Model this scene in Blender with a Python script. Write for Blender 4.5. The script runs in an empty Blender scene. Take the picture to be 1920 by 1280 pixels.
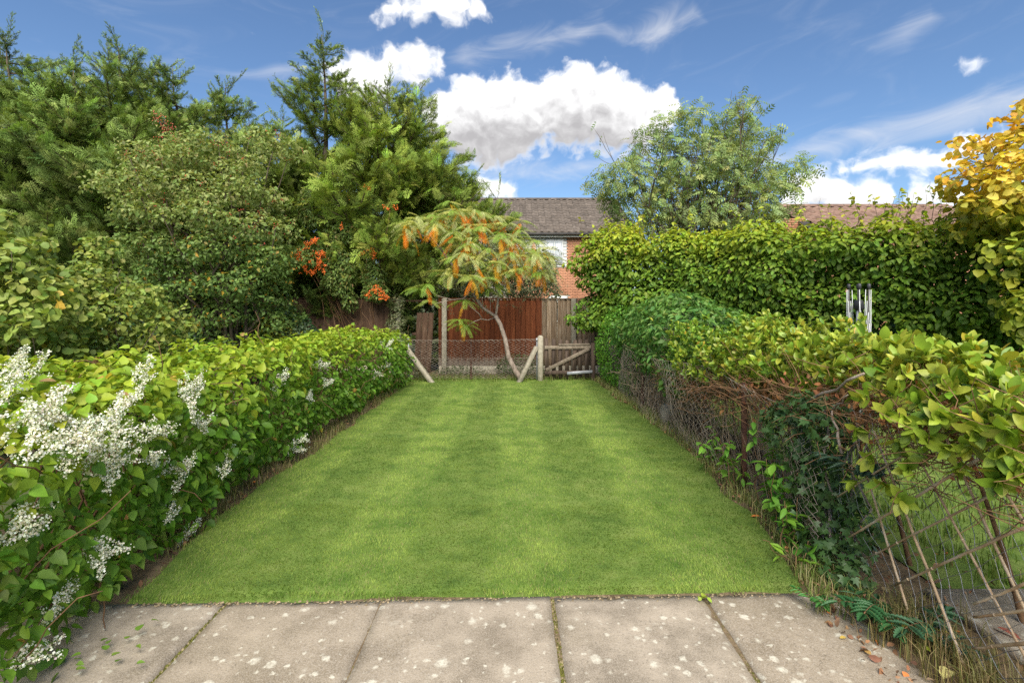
import bpy, math, random
import numpy as np
from mathutils import Vector, Matrix

# ------------------------------------------------------------------ camera
sc = bpy.context.scene
COL = sc.collection
EYE = 1.65
cam_d = bpy.data.cameras.new('camera')
cam_d.lens = 18.0
cam_d.sensor_width = 36.0
cam_d.shift_y = -0.0375
cam_d.clip_start = 0.05
cam_d.clip_end = 2000
cam = bpy.data.objects.new('camera', cam_d)
cam.location = (0, 0, EYE)
cam.rotation_euler = (math.radians(90), 0, 0)
COL.objects.link(cam)
sc.camera = cam

# ------------------------------------------------------------------ world, sun, exposure
SUN_DIR = Vector((0.05, -0.95, 1.0)).normalized()      # towards the sun
SUN_EL = math.asin(SUN_DIR.z)
SUN_AZ = math.atan2(SUN_DIR.x, SUN_DIR.y)
sun_d = bpy.data.lights.new('sun', 'SUN')
sun_d.energy = 3.9
sun_d.angle = math.radians(55)
sun_d.color = (1.0, 0.94, 0.83)
sun = bpy.data.objects.new('sun', sun_d)
sun.rotation_euler = SUN_DIR.to_track_quat('Z', 'Y').to_euler()
sun.location = (0, 0, 30)
COL.objects.link(sun)

sc.view_settings.view_transform = 'Standard'
sc.view_settings.look = 'None'
sc.view_settings.exposure = 1.2
sc.view_settings.gamma = 1.0
sc.view_settings.use_curve_mapping = False
sc.render.engine = 'CYCLES'
sc.cycles.use_denoising = False
sc.cycles.denoiser = 'OPENIMAGEDENOISE'
sc.cycles.max_bounces = 8
sc.cycles.diffuse_bounces = 6
sc.cycles.glossy_bounces = 2
sc.cycles.transmission_bounces = 4
sc.cycles.transparent_max_bounces = 4
sc.cycles.sample_clamp_indirect = 4.0
sc.cycles.caustics_reflective = False
sc.cycles.caustics_refractive = False

world = bpy.data.worlds.new('World')
sc.world = world
world.use_nodes = True
try:
    world.cycles.sampling_method = 'MANUAL'
    world.cycles.sample_map_resolution = 512
except Exception:
    pass


def build_world():
    nt = world.node_tree
    nt.nodes.clear()
    N, L = nt.nodes.new, nt.links.new

    def m(op, a, b=None, c=None, clamp=False):
        n = N('ShaderNodeMath')
        n.operation = op
        n.use_clamp = clamp
        for i, v in enumerate((a, b, c)):
            if v is None:
                continue
            if isinstance(v, (int, float)):
                n.inputs[i].default_value = v
            else:
                L(v, n.inputs[i])
        return n.outputs[0]

    def sstep(x, lo, hi):
        n = N('ShaderNodeMapRange')
        n.interpolation_type = 'SMOOTHSTEP'
        L(x, n.inputs[0])
        n.inputs[1].default_value = lo
        n.inputs[2].default_value = hi
        return n.outputs[0]

    def noise(vec, scale, detail, rough, dist=0.0):
        n = N('ShaderNodeTexNoise')
        L(vec, n.inputs['Vector'])
        n.inputs['Scale'].default_value = scale
        n.inputs['Detail'].default_value = detail
        n.inputs['Roughness'].default_value = rough
        n.inputs['Distortion'].default_value = dist
        return n.outputs[0]

    def comb(x, y, z):
        n = N('ShaderNodeCombineXYZ')
        for i, v in enumerate((x, y, z)):
            if isinstance(v, (int, float)):
                n.inputs[i].default_value = v
            else:
                L(v, n.inputs[i])
        return n.outputs[0]

    def mixc(f, a, b):
        n = N('ShaderNodeMix')
        n.data_type = 'RGBA'
        if isinstance(f, (int, float)):
            n.inputs[0].default_value = f
        else:
            L(f, n.inputs[0])
        for i, v in ((6, a), (7, b)):
            if isinstance(v, tuple):
                n.inputs[i].default_value = v
            else:
                L(v, n.inputs[i])
        return n.outputs[2]

    tc = N('ShaderNodeTexCoord')
    sep = N('ShaderNodeSeparateXYZ')
    L(tc.outputs['Generated'], sep.inputs[0])
    x, y, z = sep.outputs
    az0 = m('ARCTAN2', x, y)
    # the cloud pattern carries on round the horizon, mirrored every quarter turn
    az = m('SUBTRACT', m('PINGPONG', m('ADD', az0, math.pi / 4 + math.pi * 4), math.pi / 2), math.pi / 4)
    el = m('ARCSINE', z)

    EL_MAX = 0.70

    def ang(px, py):
        u, v = (px - 960) / 960, (568 - py) / 960
        return math.atan(u), math.atan2(v, math.sqrt(1 + u * u))

    tpos = m('MULTIPLY', m('ADD', az, math.pi / 4), 2 / math.pi)

    def curve(pts, A, default=0.0):
        """a height (elevation) along the horizon; pts are bearings of the clouds over the houses"""
        n = N('ShaderNodeFloatCurve')
        c = n.mapping.curves[0]
        n.mapping.use_clip = False
        q = []
        for px, py in pts:
            a, e = ang(px, py)
            q.append(((a + math.pi / 4) * 2 / math.pi, e / EL_MAX))
        q.sort()
        c.points[0].location = q[0]
        c.points[1].location = q[-1]
        for p in q[1:-1]:
            c.points.new(*p)
        for p in c.points:
            p.handle_type = 'VECTOR'
        n.mapping.update()
        L(A, n.inputs['Value'])
        return m('MULTIPLY', n.outputs[0], EL_MAX)

    # cumulus layers: skyline and base of each bank of cloud
    lay1 = [  # (px, top, bottom)
        (-10, 190, 120), (560, 190, 120), (590, 134, 128), (615, 110, 150), (640, 92, 196), (700, 98, 226), (735, 80, 164), (790, 74, 156), (822, 96, 148), (838, 130, 118),
        (850, 200, 120), (860, 370, 330), (872, 352, 358), (905, 318, 380), (940, 332, 388), (965, 352, 382), (978, 372, 362), (1000, 420, 340),
        (1450, 420, 380), (1464, 350, 400), (1530, 308, 410), (1600, 318, 410), (1655, 330, 410), (1672, 372, 400), (1688, 394, 376), (1702, 346, 395), (1760, 330, 395), (1830, 345, 390),
        (1850, 390, 366), (1930, 400, 350)]
    lay2 = [
        (-10, 300, 180), (770, 260, 180), (786, 222, 215), (797, 180, 262), (850, 144, 302), (920, 136, 316), (960, 134, 310), (1000, 144, 285), (1030, 130, 278), (1080, 110, 284), (1115, 124, 284), (1140, 118, 290),
        (1175, 146, 292), (1215, 158, 290), (1245, 146, 274), (1266, 180, 240), (1278, 224, 205), (1300, 290, 170),
        (1530, 350, 290), (1556, 325, 318), (1600, 298, 336), (1680, 278, 338), (1740, 270, 320), (1800, 258, 306), (1850, 250, 302), (1900, 262, 292), (1930, 285, 265)]
    lay3 = [(-10, 90, 0), (668, 50, 20), (686, 30, 34), (706, 8, 44), (760, -16, 44), (850, -40, 46), (905, -6, 42), (920, 18, 26), (932, 50, 10), (1780, 150, 100), (1805, 122, 116), (1838, 118, 119), (1870, 120, 117), (1880, 150, 100), (1930, 160, 90)]
    P = comb(az, m('MULTIPLY', el, 1.2), 0.0)
    wn = N('ShaderNodeTexNoise')
    wn.noise_dimensions = '2D'
    L(P, wn.inputs['Vector'])
    wn.inputs['Scale'].default_value = 13.0
    wn.inputs['Detail'].default_value = 3.0
    wsep = N('ShaderNodeSeparateColor')
    L(wn.outputs['Color'], wsep.inputs[0])
    w1, w2 = wsep.outputs[0], wsep.outputs[1]
    A = m('ADD', az, m('MULTIPLY', m('SUBTRACT', w1, 0.5), 0.045))
    E = m('ADD', el, m('MULTIPLY', m('SUBTRACT', w2, 0.5), 0.035))
    T = m('MULTIPLY', m('ADD', A, math.pi / 4), 2 / math.pi)

    def puff(A, E):
        Pn = comb(A, m('MULTIPLY', E, 1.2), 0.0)
        v = N('ShaderNodeTexVoronoi')
        v.voronoi_dimensions = '2D'
        v.feature = 'SMOOTH_F1'
        v.inputs['Scale'].default_value = 24.0
        v.inputs['Detail'].default_value = 1.0
        v.inputs['Roughness'].default_value = 0.5
        v.inputs['Smoothness'].default_value = 0.25
        L(Pn, v.inputs['Vector'])
        n2 = N('ShaderNodeTexNoise')
        n2.noise_dimensions = '2D'
        n2.inputs['Scale'].default_value = 42.0
        n2.inputs['Detail'].default_value = 6.0
        n2.inputs['Roughness'].default_value = 0.6
        L(Pn, n2.inputs['Vector'])
        return m('ADD', m('MULTIPLY', m('SUBTRACT', 0.45, v.outputs['Distance']), 0.020),
                 m('MULTIPLY', m('SUBTRACT', n2.outputs[0], 0.5), 0.034))

    pf = puff(A, E)
    pf2 = puff(m('ADD', A, 0.010), m('ADD', E, 0.014))
    alpha, shade = None, None
    for lay, soft in ((lay1, 0.026), (lay2, 0.022), (lay3, 0.028)):
        top = curve([(p, t) for p, t, b in lay], T)
        bot = curve([(p, b) for p, t, b in lay], T)
        up = m('SUBTRACT', top, E)
        dn = m('SUBTRACT', E, bot)
        f = m('ADD', m('MINIMUM', up, m('MULTIPLY', dn, 0.8)), m('ADD', pf, 0.008))
        a = sstep(f, -0.002, soft)
        s = sstep(m('ADD', up, m('MULTIPLY', pf2, 1.3)), 0.015, 0.115)
        if alpha is None:
            alpha, shade = a, s
        else:
            k = m('SUBTRACT', 1.0, a)
            shade = m('ADD', m('MULTIPLY', shade, k), m('MULTIPLY', s, a))
            alpha = m('MAXIMUM', alpha, a)
    relief = m('MULTIPLY', m('SUBTRACT', pf, pf2), 9.0)
    lum = m('ADD', m('SUBTRACT', 1.0, m('MULTIPLY', shade, 0.92)), relief, clamp=True)
    cloud_col = mixc(lum, (0.24, 0.235, 0.24, 1), (0.56, 0.56, 0.56, 1))

    # thin cirrus streaks
    sn = N('ShaderNodeTexNoise')
    sn.noise_dimensions = '2D'
    sn.inputs['Scale'].default_value = 1.0
    sn.inputs['Detail'].default_value = 7.0
    sn.inputs['Roughness'].default_value = 0.6
    sn.inputs['Distortion'].default_value = 0.7
    L(comb(m('ADD', m('MULTIPLY', az, 6.0), m('MULTIPLY', el, 3.0)), m('SUBTRACT', m('MULTIPLY', el, 20.0), m('MULTIPLY', az, 4.0)), 0.0), sn.inputs['Vector'])
    st = m('MULTIPLY', m('SUBTRACT', sn.outputs[0], 0.5), 0.09)
    cir = None
    for lay in (
        [(-10, 70, 0), (300, 90, -20), (440, 140, 0), (520, 128, 22), (590, 120, 10), (640, 110, -40), (800, 110, -30), (870, 105, 26), (960, 84, 36), (1080, 68, 30), (1125, 42, 22), (1160, 66, 14),
         (1230, 60, 40), (1300, 24, 26), (1350, 60, -30), (1560, 80, -30), (1640, 88, 8), (1700, 62, 34), (1745, 36, 24), (1790, 40, -30), (1930, 60, -40)],
        [(-10, 200, -40), (700, 330, -30), (930, 330, 24), (1050, 322, 26), (1180, 300, 10), (1300, 300, 4), (1400, 310, 26), (1500, 288, 30), (1640, 244, 36), (1800, 210, 44), (1930, 178, 52)]):
        c = curve([(p, y) for p, y, w in lay], tpos)
        w = curve([(p, y - wd * 0.9) for p, y, wd in lay], tpos)      # centre plus half width
        half = m('SUBTRACT', w, c)
        f = m('ADD', m('SUBTRACT', half, m('ABSOLUTE', m('SUBTRACT', el, c))), st)
        f = sstep(f, -0.012, 0.06)
        cir = f if cir is None else m('MAXIMUM', cir, f)
    cir = m('MULTIPLY', cir, 0.64)
    veil = m('MULTIPLY', sstep(sn.outputs[0], 0.45, 0.85), 0.10)
    cir = m('MAXIMUM', cir, veil)

    sky = N('ShaderNodeTexSky')
    sky.sky_type = 'NISHITA'
    sky.sun_disc = False
    sky.sun_elevation = SUN_EL
    sky.sun_rotation = SUN_AZ
    sky.altitude = 60
    sky.air_density = 1.0
    sky.dust_density = 0.6
    sky.ozone_density = 1.6
    bg = N('ShaderNodeBackground')
    sk = N('ShaderNodeVectorMath')
    sk.operation = 'MULTIPLY'
    L(sky.outputs[0], sk.inputs[0])
    sk.inputs[1].default_value = (0.051, 0.060, 0.069)
    col = mixc(cir, sk.outputs[0], (0.40, 0.405, 0.42, 1))
    above = sstep(el, -0.02, 0.0)
    col = mixc(m('MULTIPLY', alpha, above), col, cloud_col)
    L(col, bg.inputs[0])
    bg.inputs[1].default_value = 1.0
    out = N('ShaderNodeOutputWorld')
    L(bg.outputs[0], out.inputs[0])


build_world()

# ------------------------------------------------------------------ small maths helpers
RS = np.random.default_rng(11)
random.seed(5)


def PX(px, py, d):
    """a point of the garden at depth d, from its bearing"""
    return np.array([(px - 960) / 960 * d, d, EYE - (py - 568) / 960 * d])


def unit(v):
    v = np.asarray(v, float)
    return v / np.maximum(np.linalg.norm(v, axis=-1, keepdims=True), 1e-9)


def _hash(i, j, k, seed):
    h = (i * 73856093) ^ (j * 19349663) ^ (k * 83492791) ^ (seed * 2654435761)
    h = h & 0xffffffff
    h = ((h ^ (h >> 15)) * 2246822519) & 0xffffffff
    h = ((h ^ (h >> 13)) * 3266489917) & 0xffffffff
    h = h ^ (h >> 16)
    return (h & 0xffffff) / float(0xffffff)


def vnoise(P, scale=1.0, seed=0):
    P = np.asarray(P, float) * scale
    I = np.floor(P).astype(np.int64)
    f = P - I
    f = f * f * (3 - 2 * f)
    r = 0
    for a in (0, 1):
        for b in (0, 1):
            for c in (0, 1):
                w = (f[:, 0] if a else 1 - f[:, 0]) * (f[:, 1] if b else 1 - f[:, 1]) * (f[:, 2] if c else 1 - f[:, 2])
                r = r + w * _hash(I[:, 0] + a, I[:, 1] + b, I[:, 2] + c, seed)
    return r


def fbm(P, scale=1.0, seed=0, octs=3):
    r, a, t = 0, 1.0, 0
    for o in range(octs):
        r = r + a * vnoise(P, scale * 2 ** o, seed + o)
        t += a
        a *= 0.5
    return r / t


# ------------------------------------------------------------------ objects
def tag(o, label=None, cat=None, group=None, kind=None):
    if label: o['label'] = label
    if cat: o['category'] = cat
    if group: o['group'] = group
    if kind: o['kind'] = kind
    return o


def root_loc(o):
    p = np.zeros(3)
    while o is not None:
        p += np.array(o.location)
        o = o.parent
    return p


def thing(name, label, cat, loc=(0, 0, 0), group=None):
    o = bpy.data.objects.new(name, None)
    o.empty_display_size = 0.2
    o.location = [float(v) for v in loc]
    COL.objects.link(o)
    return tag(o, label, cat, group)


def make_mesh(name, V, T, mat=None, C=None, smooth=False):
    V = np.ascontiguousarray(V, dtype=np.float32)
    T = np.ascontiguousarray(T, dtype=np.int32)
    me = bpy.data.meshes.new(name)
    k = T.shape[1]
    me.vertices.add(len(V))
    me.vertices.foreach_set('co', V.ravel())
    me.loops.add(T.size)
    me.loops.foreach_set('vertex_index', T.ravel())
    me.polygons.add(len(T))
    me.polygons.foreach_set('loop_start', np.arange(0, T.size, k, dtype=np.int32))
    if smooth:
        me.polygons.foreach_set('use_smooth', np.ones(len(T), bool))
    if C is not None:
        at = me.attributes.new('Col', 'FLOAT_COLOR', 'POINT')
        C4 = np.ones((len(V), 4), np.float32)
        C4[:, :3] = C
        at.data.foreach_set('color', C4.ravel())
    me.update(calc_edges=True)
    if mat is not None:
        me.materials.append(mat)
    return me


def mesh_obj(name, V, T, mat, parent=None, C=None, smooth=False, kind=None):
    V = np.asarray(V, float)
    if parent is not None:
        V = V - root_loc(parent)
    o = bpy.data.objects.new(name, make_mesh(name, V, T, mat, C, smooth))
    o.parent = parent
    COL.objects.link(o)
    if kind: o['kind'] = kind
    return o


def inst(name, me, M, parent=None):
    """an object that shares mesh data; M is its world matrix"""
    o = bpy.data.objects.new(name, me)
    M = Matrix(M)
    if parent is not None:
        r = root_loc(parent)
        M = Matrix.Translation([-float(v) for v in r]) @ M
        o.parent = parent
    o.matrix_local = M
    COL.objects.link(o)
    return o


class Geo:
    """collects triangles"""
    def __init__(s):
        s.V, s.T, s.C, s.n = [], [], [], 0

    def add(s, V, T, c=None):
        V = np.asarray(V, float)
        s.V.append(V)
        s.T.append(np.asarray(T, int) + s.n)
        if c is not None:
            c = np.asarray(c, float)
            if c.ndim == 1:
                c = np.tile(c, (len(V), 1))
            s.C.append(c)
        s.n += len(V)
        return s

    def get(s):
        return np.concatenate(s.V), np.concatenate(s.T), (np.concatenate(s.C) if s.C else None)

    def build(s, name, mat, parent=None, smooth=False, kind=None):
        V, T, C = s.get()
        return mesh_obj(name, V, T, mat, parent, C, smooth, kind)


def tube(pts, rad, sides=6, cap=True):
    pts = np.asarray(pts, float)
    n = len(pts)
    rad = np.full(n, rad) if np.isscalar(rad) else np.asarray(rad, float)
    tan = unit(np.gradient(pts, axis=0))
    ref = np.array([0.31, 0.2, 0.93]) if abs(tan[0] @ np.array([0.31, 0.2, 0.93])) < 0.9 else np.array([1.0, 0, 0])
    V = []
    u = unit(np.cross(tan[0], ref))
    for i in range(n):
        u = unit(u - tan[i] * (u @ tan[i]))
        w = np.cross(tan[i], u)
        a = np.arange(sides) * 2 * math.pi / sides
        V.append(pts[i] + rad[i] * (np.cos(a)[:, None] * u + np.sin(a)[:, None] * w))
    V = np.concatenate(V)
    T = []
    for i in range(n - 1):
        for j in range(sides):
            a, b = i * sides + j, i * sides + (j + 1) % sides
            c, d = a + sides, b + sides
            T += [(a, b, d), (a, d, c)]
    if cap and sides > 2:
        for j in range(1, sides - 1):
            T.append((0, j + 1, j))
            o = (n - 1) * sides
            T.append((o, o + j, o + j + 1))
    return V, np.array(T)


def chamfer_box(sx, sy, sz, c=0.006):
    """box centred on x,y with its base at z=0; long edges softened"""
    hx, hy = sx / 2, sy / 2
    ring = [(-hx + c, -hy), (hx - c, -hy), (hx, -hy + c), (hx, hy - c), (hx - c, hy), (-hx + c, hy), (-hx, hy - c), (-hx, -hy + c)]
    ins = [(a * (1 - 2 * c / sx), b * (1 - 2 * c / sy)) for a, b in ring]
    V = [(a, b, 0) for a, b in ins] + [(a, b, c) for a, b in ring] + [(a, b, sz - c) for a, b in ring] + [(a, b, sz) for a, b in ins]
    T = []
    for r in range(3):
        for j in range(8):
            a, b = r * 8 + j, r * 8 + (j + 1) % 8
            T += [(a, b, b + 8), (a, b + 8, a + 8)]
    for j in range(1, 7):
        T.append((0, j + 1, j))
        T.append((24, 24 + j, 25 + j))
    return np.array(V, float), np.array(T)


def beam(a, b, w, h, c=0.006, up=(0, 0, 1)):
    """chamfered bar from a to b, w across, h along 'up'"""
    a, b = np.asarray(a, float), np.asarray(b, float)
    L = np.linalg.norm(b - a)
    z = (b - a) / L
    up = np.asarray(up, float)
    y = unit(up - z * (up @ z))
    x = np.cross(y, z)
    V, T = chamfer_box(w, h, L, c)
    return V @ np.array([x, y, z]) + a, T


def jitter_mesh(V, amt, scale, seed=0):
    n = np.stack([vnoise(V, scale, seed + i) - 0.5 for i in range(3)], 1)
    return V + n * 2 * amt


# ------------------------------------------------------------------ materials
def new_mat(name):
    mt = bpy.data.materials.new(name)
    mt.use_nodes = True
    nt = mt.node_tree
    nt.nodes.clear()
    out = nt.nodes.new('ShaderNodeOutputMaterial')
    bs = nt.nodes.new('ShaderNodeBsdfPrincipled')
    nt.links.new(bs.outputs[0], out.inputs[0])
    return mt, nt, bs, out


def leaf_mat(name, rough=0.45, trans=0.35, spec=0.35):
    mt, nt, bs, out = new_mat(name)
    at = nt.nodes.new('ShaderNodeAttribute')
    at.attribute_name = 'Col'
    tc = nt.nodes.new('ShaderNodeTexCoord')
    nz = nt.nodes.new('ShaderNodeTexNoise')
    nz.inputs['Scale'].default_value = 38
    nz.inputs['Detail'].default_value = 3
    nt.links.new(tc.outputs['Object'], nz.inputs['Vector'])
    hs = nt.nodes.new('ShaderNodeHueSaturation')
    mr = nt.nodes.new('ShaderNodeMapRange')
    mr.inputs[1].default_value = 0.3
    mr.inputs[2].default_value = 0.7
    mr.inputs[3].default_value = 0.8
    mr.inputs[4].default_value = 1.2
    nt.links.new(nz.outputs[0], mr.inputs[0])
    nt.links.new(mr.outputs[0], hs.inputs['Value'])
    nt.links.new(at.outputs['Color'], hs.inputs['Color'])
    nt.links.new(hs.outputs[0], bs.inputs['Base Color'])
    bs.inputs['Roughness'].default_value = rough
    bs.inputs['Specular IOR Level'].default_value = spec
    if trans > 0:
        tr = nt.nodes.new('ShaderNodeBsdfTranslucent')
        g = nt.nodes.new('ShaderNodeMix')
        g.data_type = 'RGBA'
        g.blend_type = 'MULTIPLY'
        g.inputs[0].default_value = 1.0
        nt.links.new(hs.outputs[0], g.inputs[6])
        g.inputs[7].default_value = (1.25, 1.2, 0.7, 1)
        nt.links.new(g.outputs[2], tr.inputs[0])
        mx = nt.nodes.new('ShaderNodeMixShader')
        mx.inputs[0].default_value = trans
        nt.links.new(bs.outputs[0], mx.inputs[1])
        nt.links.new(tr.outputs[0], mx.inputs[2])
        nt.links.new(mx.outputs[0], out.inputs[0])
    return mt


def noise_mat(name, stops, scale=8.0, detail=6, rough=0.85, bump=0.3, bump_scale=40.0, stretch=(1, 1, 1), spec=0.25, coord='Object', metal=0.0, vcol=False):
    """base colour from a ramp over noise, fine bump"""
    mt, nt, bs, out = new_mat(name)
    N, L = nt.nodes.new, nt.links.new
    tc = N('ShaderNodeTexCoord')
    mp = N('ShaderNodeMapping')
    mp.inputs['Scale'].default_value = stretch
    L(tc.outputs[coord], mp.inputs[0])
    oi = N('ShaderNodeObjectInfo')
    ad = N('ShaderNodeVectorMath')
    ad.operation = 'ADD'
    sx = N('ShaderNodeVectorMath')
    sx.operation = 'SCALE'
    sx.inputs[0].default_value = (13.1, 7.7, 3.3)
    L(oi.outputs['Random'], sx.inputs['Scale'])
    L(mp.outputs[0], ad.inputs[0])
    L(sx.outputs[0], ad.inputs[1])
    nz = N('ShaderNodeTexNoise')
    nz.inputs['Scale'].default_value = scale
    nz.inputs['Detail'].default_value = detail
    nz.inputs['Roughness'].default_value = 0.62
    L(ad.outputs[0], nz.inputs['Vector'])
    rp = N('ShaderNodeValToRGB')
    e = rp.color_ramp.elements
    while len(e) > 1: e.remove(e[-1])
    e[0].position, e[0].color = stops[0][0], (*stops[0][1], 1)
    for p, c in stops[1:]:
        q = e.new(p)
        q.color = (*c, 1)
    L(nz.outputs[0], rp.inputs[0])
    # each piece a little lighter or darker than its neighbour
    hs = N('ShaderNodeHueSaturation')
    mr = N('ShaderNodeMapRange')
    mr.inputs[3].default_value = 0.82
    mr.inputs[4].default_value = 1.18
    L(oi.outputs['Random'], mr.inputs[0])
    L(mr.outputs[0], hs.inputs['Value'])
    L(rp.outputs[0], hs.inputs['Color'])
    last = hs.outputs[0]
    if vcol:
        at = N('ShaderNodeAttribute')
        at.attribute_name = 'Col'
        g = N('ShaderNodeMix')
        g.data_type = 'RGBA'
        g.blend_type = 'MULTIPLY'
        g.inputs[0].default_value = 1.0
        L(last, g.inputs[6])
        L(at.outputs['Color'], g.inputs[7])
        last = g.outputs[2]
    L(last, bs.inputs['Base Color'])
    bs.inputs['Roughness'].default_value = rough
    bs.inputs['Specular IOR Level'].default_value = spec
    bs.inputs['Metallic'].default_value = metal
    if bump:
        n2 = N('ShaderNodeTexNoise')
        n2.inputs['Scale'].default_value = bump_scale
        n2.inputs['Detail'].default_value = 5
        L(ad.outputs[0], n2.inputs['Vector'])
        bp = N('ShaderNodeBump')
        bp.inputs['Strength'].default_value = bump
        bp.inputs['Distance'].default_value = 0.01
        L(n2.outputs[0], bp.inputs['Height'])
        L(bp.outputs[0], bs.inputs['Normal'])
    return mt


M = {}
M['leaf'] = leaf_mat('leaf_soft', 0.5, 0.38, 0.25)
M['leaf_gloss'] = leaf_mat('leaf_glossy', 0.40, 0.28, 0.35)
M['needle'] = leaf_mat('conifer_scale', 0.6, 0.25, 0.2)
M['grass'] = leaf_mat('grass_blade', 0.55, 0.35, 0.2)
def vary_by_object(mt, lo=0.78, hi=1.25):
    nt = mt.node_tree
    hs = next(n for n in nt.nodes if n.type == 'HUE_SAT')
    oi = nt.nodes.new('ShaderNodeObjectInfo')
    mr = nt.nodes.new('ShaderNodeMapRange')
    mr.inputs[3].default_value = lo
    mr.inputs[4].default_value = hi
    nt.links.new(oi.outputs['Random'], mr.inputs[0])
    src = hs.inputs['Value'].links[0].from_socket
    mu = nt.nodes.new('ShaderNodeMath')
    mu.operation = 'MULTIPLY'
    nt.links.new(src, mu.inputs[0])
    nt.links.new(mr.outputs[0], mu.inputs[1])
    nt.links.new(mu.outputs[0], hs.inputs['Value'])


vary_by_object(M['needle'])
M['petal'] = leaf_mat('petal', 0.6, 0.35, 0.2)
M['berry'] = leaf_mat('berry_skin', 0.3, 0.0, 0.5)
M['dead'] = leaf_mat('dead_leaf', 0.75, 0.15, 0.15)
M['bark'] = noise_mat('bark', [(0.3, (0.055, 0.04, 0.028)), (0.6, (0.13, 0.1, 0.07)), (0.8, (0.2, 0.165, 0.12))], 9, 7, 0.9, 0.6, 60, (1, 1, 0.35))
M['bark_grey'] = noise_mat('bark_grey', [(0.3, (0.12, 0.09, 0.07)), (0.55, (0.27, 0.215, 0.175)), (0.75, (0.4, 0.34, 0.28))], 14, 6, 0.85, 0.5, 70, (1, 1, 0.6))
M['twig'] = noise_mat('twig', [(0.3, (0.09, 0.05, 0.025)), (0.6, (0.18, 0.10, 0.05)), (0.8, (0.27, 0.18, 0.1))], 11, 4, 0.9, 0.2, 50)
M['twig_pale'] = noise_mat('twig_pale', [(0.3, (0.16, 0.11, 0.07)), (0.7, (0.36, 0.28, 0.19))], 11, 4, 0.9, 0.2, 50)
M['cane'] = noise_mat('bamboo_cane', [(0.3, (0.22, 0.13, 0.07)), (0.5, (0.38, 0.27, 0.16)), (0.75, (0.46, 0.4, 0.33))], 7, 5, 0.55, 0.25, 40, (1, 1, 1), 0.4)
M['wire'] = noise_mat('galvanised_wire', [(0.3, (0.17, 0.17, 0.18)), (0.7, (0.34, 0.34, 0.35))], 12, 3, 0.5, 0, 10, metal=0.6)
M['wire_old'] = noise_mat('weathered_wire', [(0.3, (0.17, 0.13, 0.1)), (0.7, (0.42, 0.36, 0.3))], 6, 3, 0.7, 0, 10, metal=0.2)
M['rust'] = noise_mat('rusty_iron', [(0.3, (0.035, 0.018, 0.013)), (0.6, (0.1, 0.045, 0.03)), (0.8, (0.17, 0.08, 0.05))], 16, 6, 0.85, 0.5, 80)
M['concrete'] = noise_mat('weathered_concrete', [(0.25, (0.15, 0.135, 0.10)), (0.5, (0.28, 0.25, 0.19)), (0.75, (0.37, 0.34, 0.265))], 13, 8, 0.92, 0.7, 90)
M['fence_red'] = noise_mat('red_stained_board', [(0.25, (0.05, 0.014, 0.006)), (0.5, (0.12, 0.032, 0.010)), (0.72, (0.18, 0.06, 0.022)), (0.9, (0.26, 0.15, 0.09))], 6, 8, 0.9, 0.5, 60, (5, 5, 0.45))
M['fence_brown'] = noise_mat('brown_board', [(0.25, (0.035, 0.02, 0.013)), (0.5, (0.09, 0.05, 0.03)), (0.75, (0.17, 0.11, 0.07))], 6, 8, 0.85, 0.5, 60, (5, 5, 0.45))
M['fence_grey'] = noise_mat('weathered_board', [(0.25, (0.07, 0.042, 0.027)), (0.45, (0.17, 0.115, 0.07)), (0.62, (0.26, 0.2, 0.14)), (0.8, (0.4, 0.35, 0.28))], 6, 9, 0.9, 0.6, 60, (6, 6, 0.4))
M['gate_dark'] = noise_mat('dark_gate_wood', [(0.3, (0.035, 0.024, 0.018)), (0.6, (0.075, 0.052, 0.038)), (0.85, (0.15, 0.115, 0.085))], 7, 7, 0.85, 0.4, 60, (4, 4, 0.5))
M['gate_grey'] = noise_mat('grey_gate_wood', [(0.3, (0.085, 0.064, 0.046)), (0.6, (0.19, 0.155, 0.115)), (0.85, (0.28, 0.245, 0.195))], 7, 7, 0.9, 0.4, 60, (4, 4, 4))
M['soil'] = noise_mat('soil', [(0.3, (0.08, 0.055, 0.032)), (0.5, (0.16, 0.115, 0.066)), (0.7, (0.26, 0.19, 0.115))], 9, 9, 0.95, 0.8, 45)
M['ground'] = noise_mat('garden_ground', [(0.3, (0.035, 0.045, 0.02)), (0.6, (0.075, 0.085, 0.03)), (0.8, (0.12, 0.1, 0.05))], 1.6, 9, 0.95, 0.5, 20)
M['turf'] = noise_mat('turf', [(0.3, (0.06, 0.11, 0.018)), (0.5, (0.11, 0.17, 0.03)), (0.7, (0.16, 0.21, 0.05))], 5, 9, 0.95, 0.8, 90)
M['brick'] = noise_mat('orange_brick', [(0.3, (0.30, 0.14, 0.08)), (0.55, (0.42, 0.205, 0.12)), (0.8, (0.5, 0.3, 0.19))], 1.4, 6, 0.9, 0.4, 40)
M['brick_dark'] = noise_mat('brown_brick', [(0.3, (0.09, 0.045, 0.03)), (0.55, (0.19, 0.095, 0.06)), (0.8, (0.27, 0.16, 0.11))], 7, 6, 0.9, 0.5, 60)
M['mortar'] = noise_mat('mortar', [(0.3, (0.3, 0.27, 0.22)), (0.7, (0.45, 0.41, 0.35))], 20, 4, 0.95, 0.4, 80)
M['tile_grey'] = noise_mat('grey_brown_tile', [(0.3, (0.06, 0.05, 0.043)), (0.55, (0.11, 0.09, 0.075)), (0.8, (0.165, 0.14, 0.12))], 5, 6, 0.9, 0.4, 50)
M['tile_brown'] = noise_mat('red_brown_tile', [(0.3, (0.11, 0.066, 0.05)), (0.55, (0.19, 0.12, 0.092)), (0.8, (0.26, 0.19, 0.15))], 5, 6, 0.9, 0.4, 50)
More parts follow.
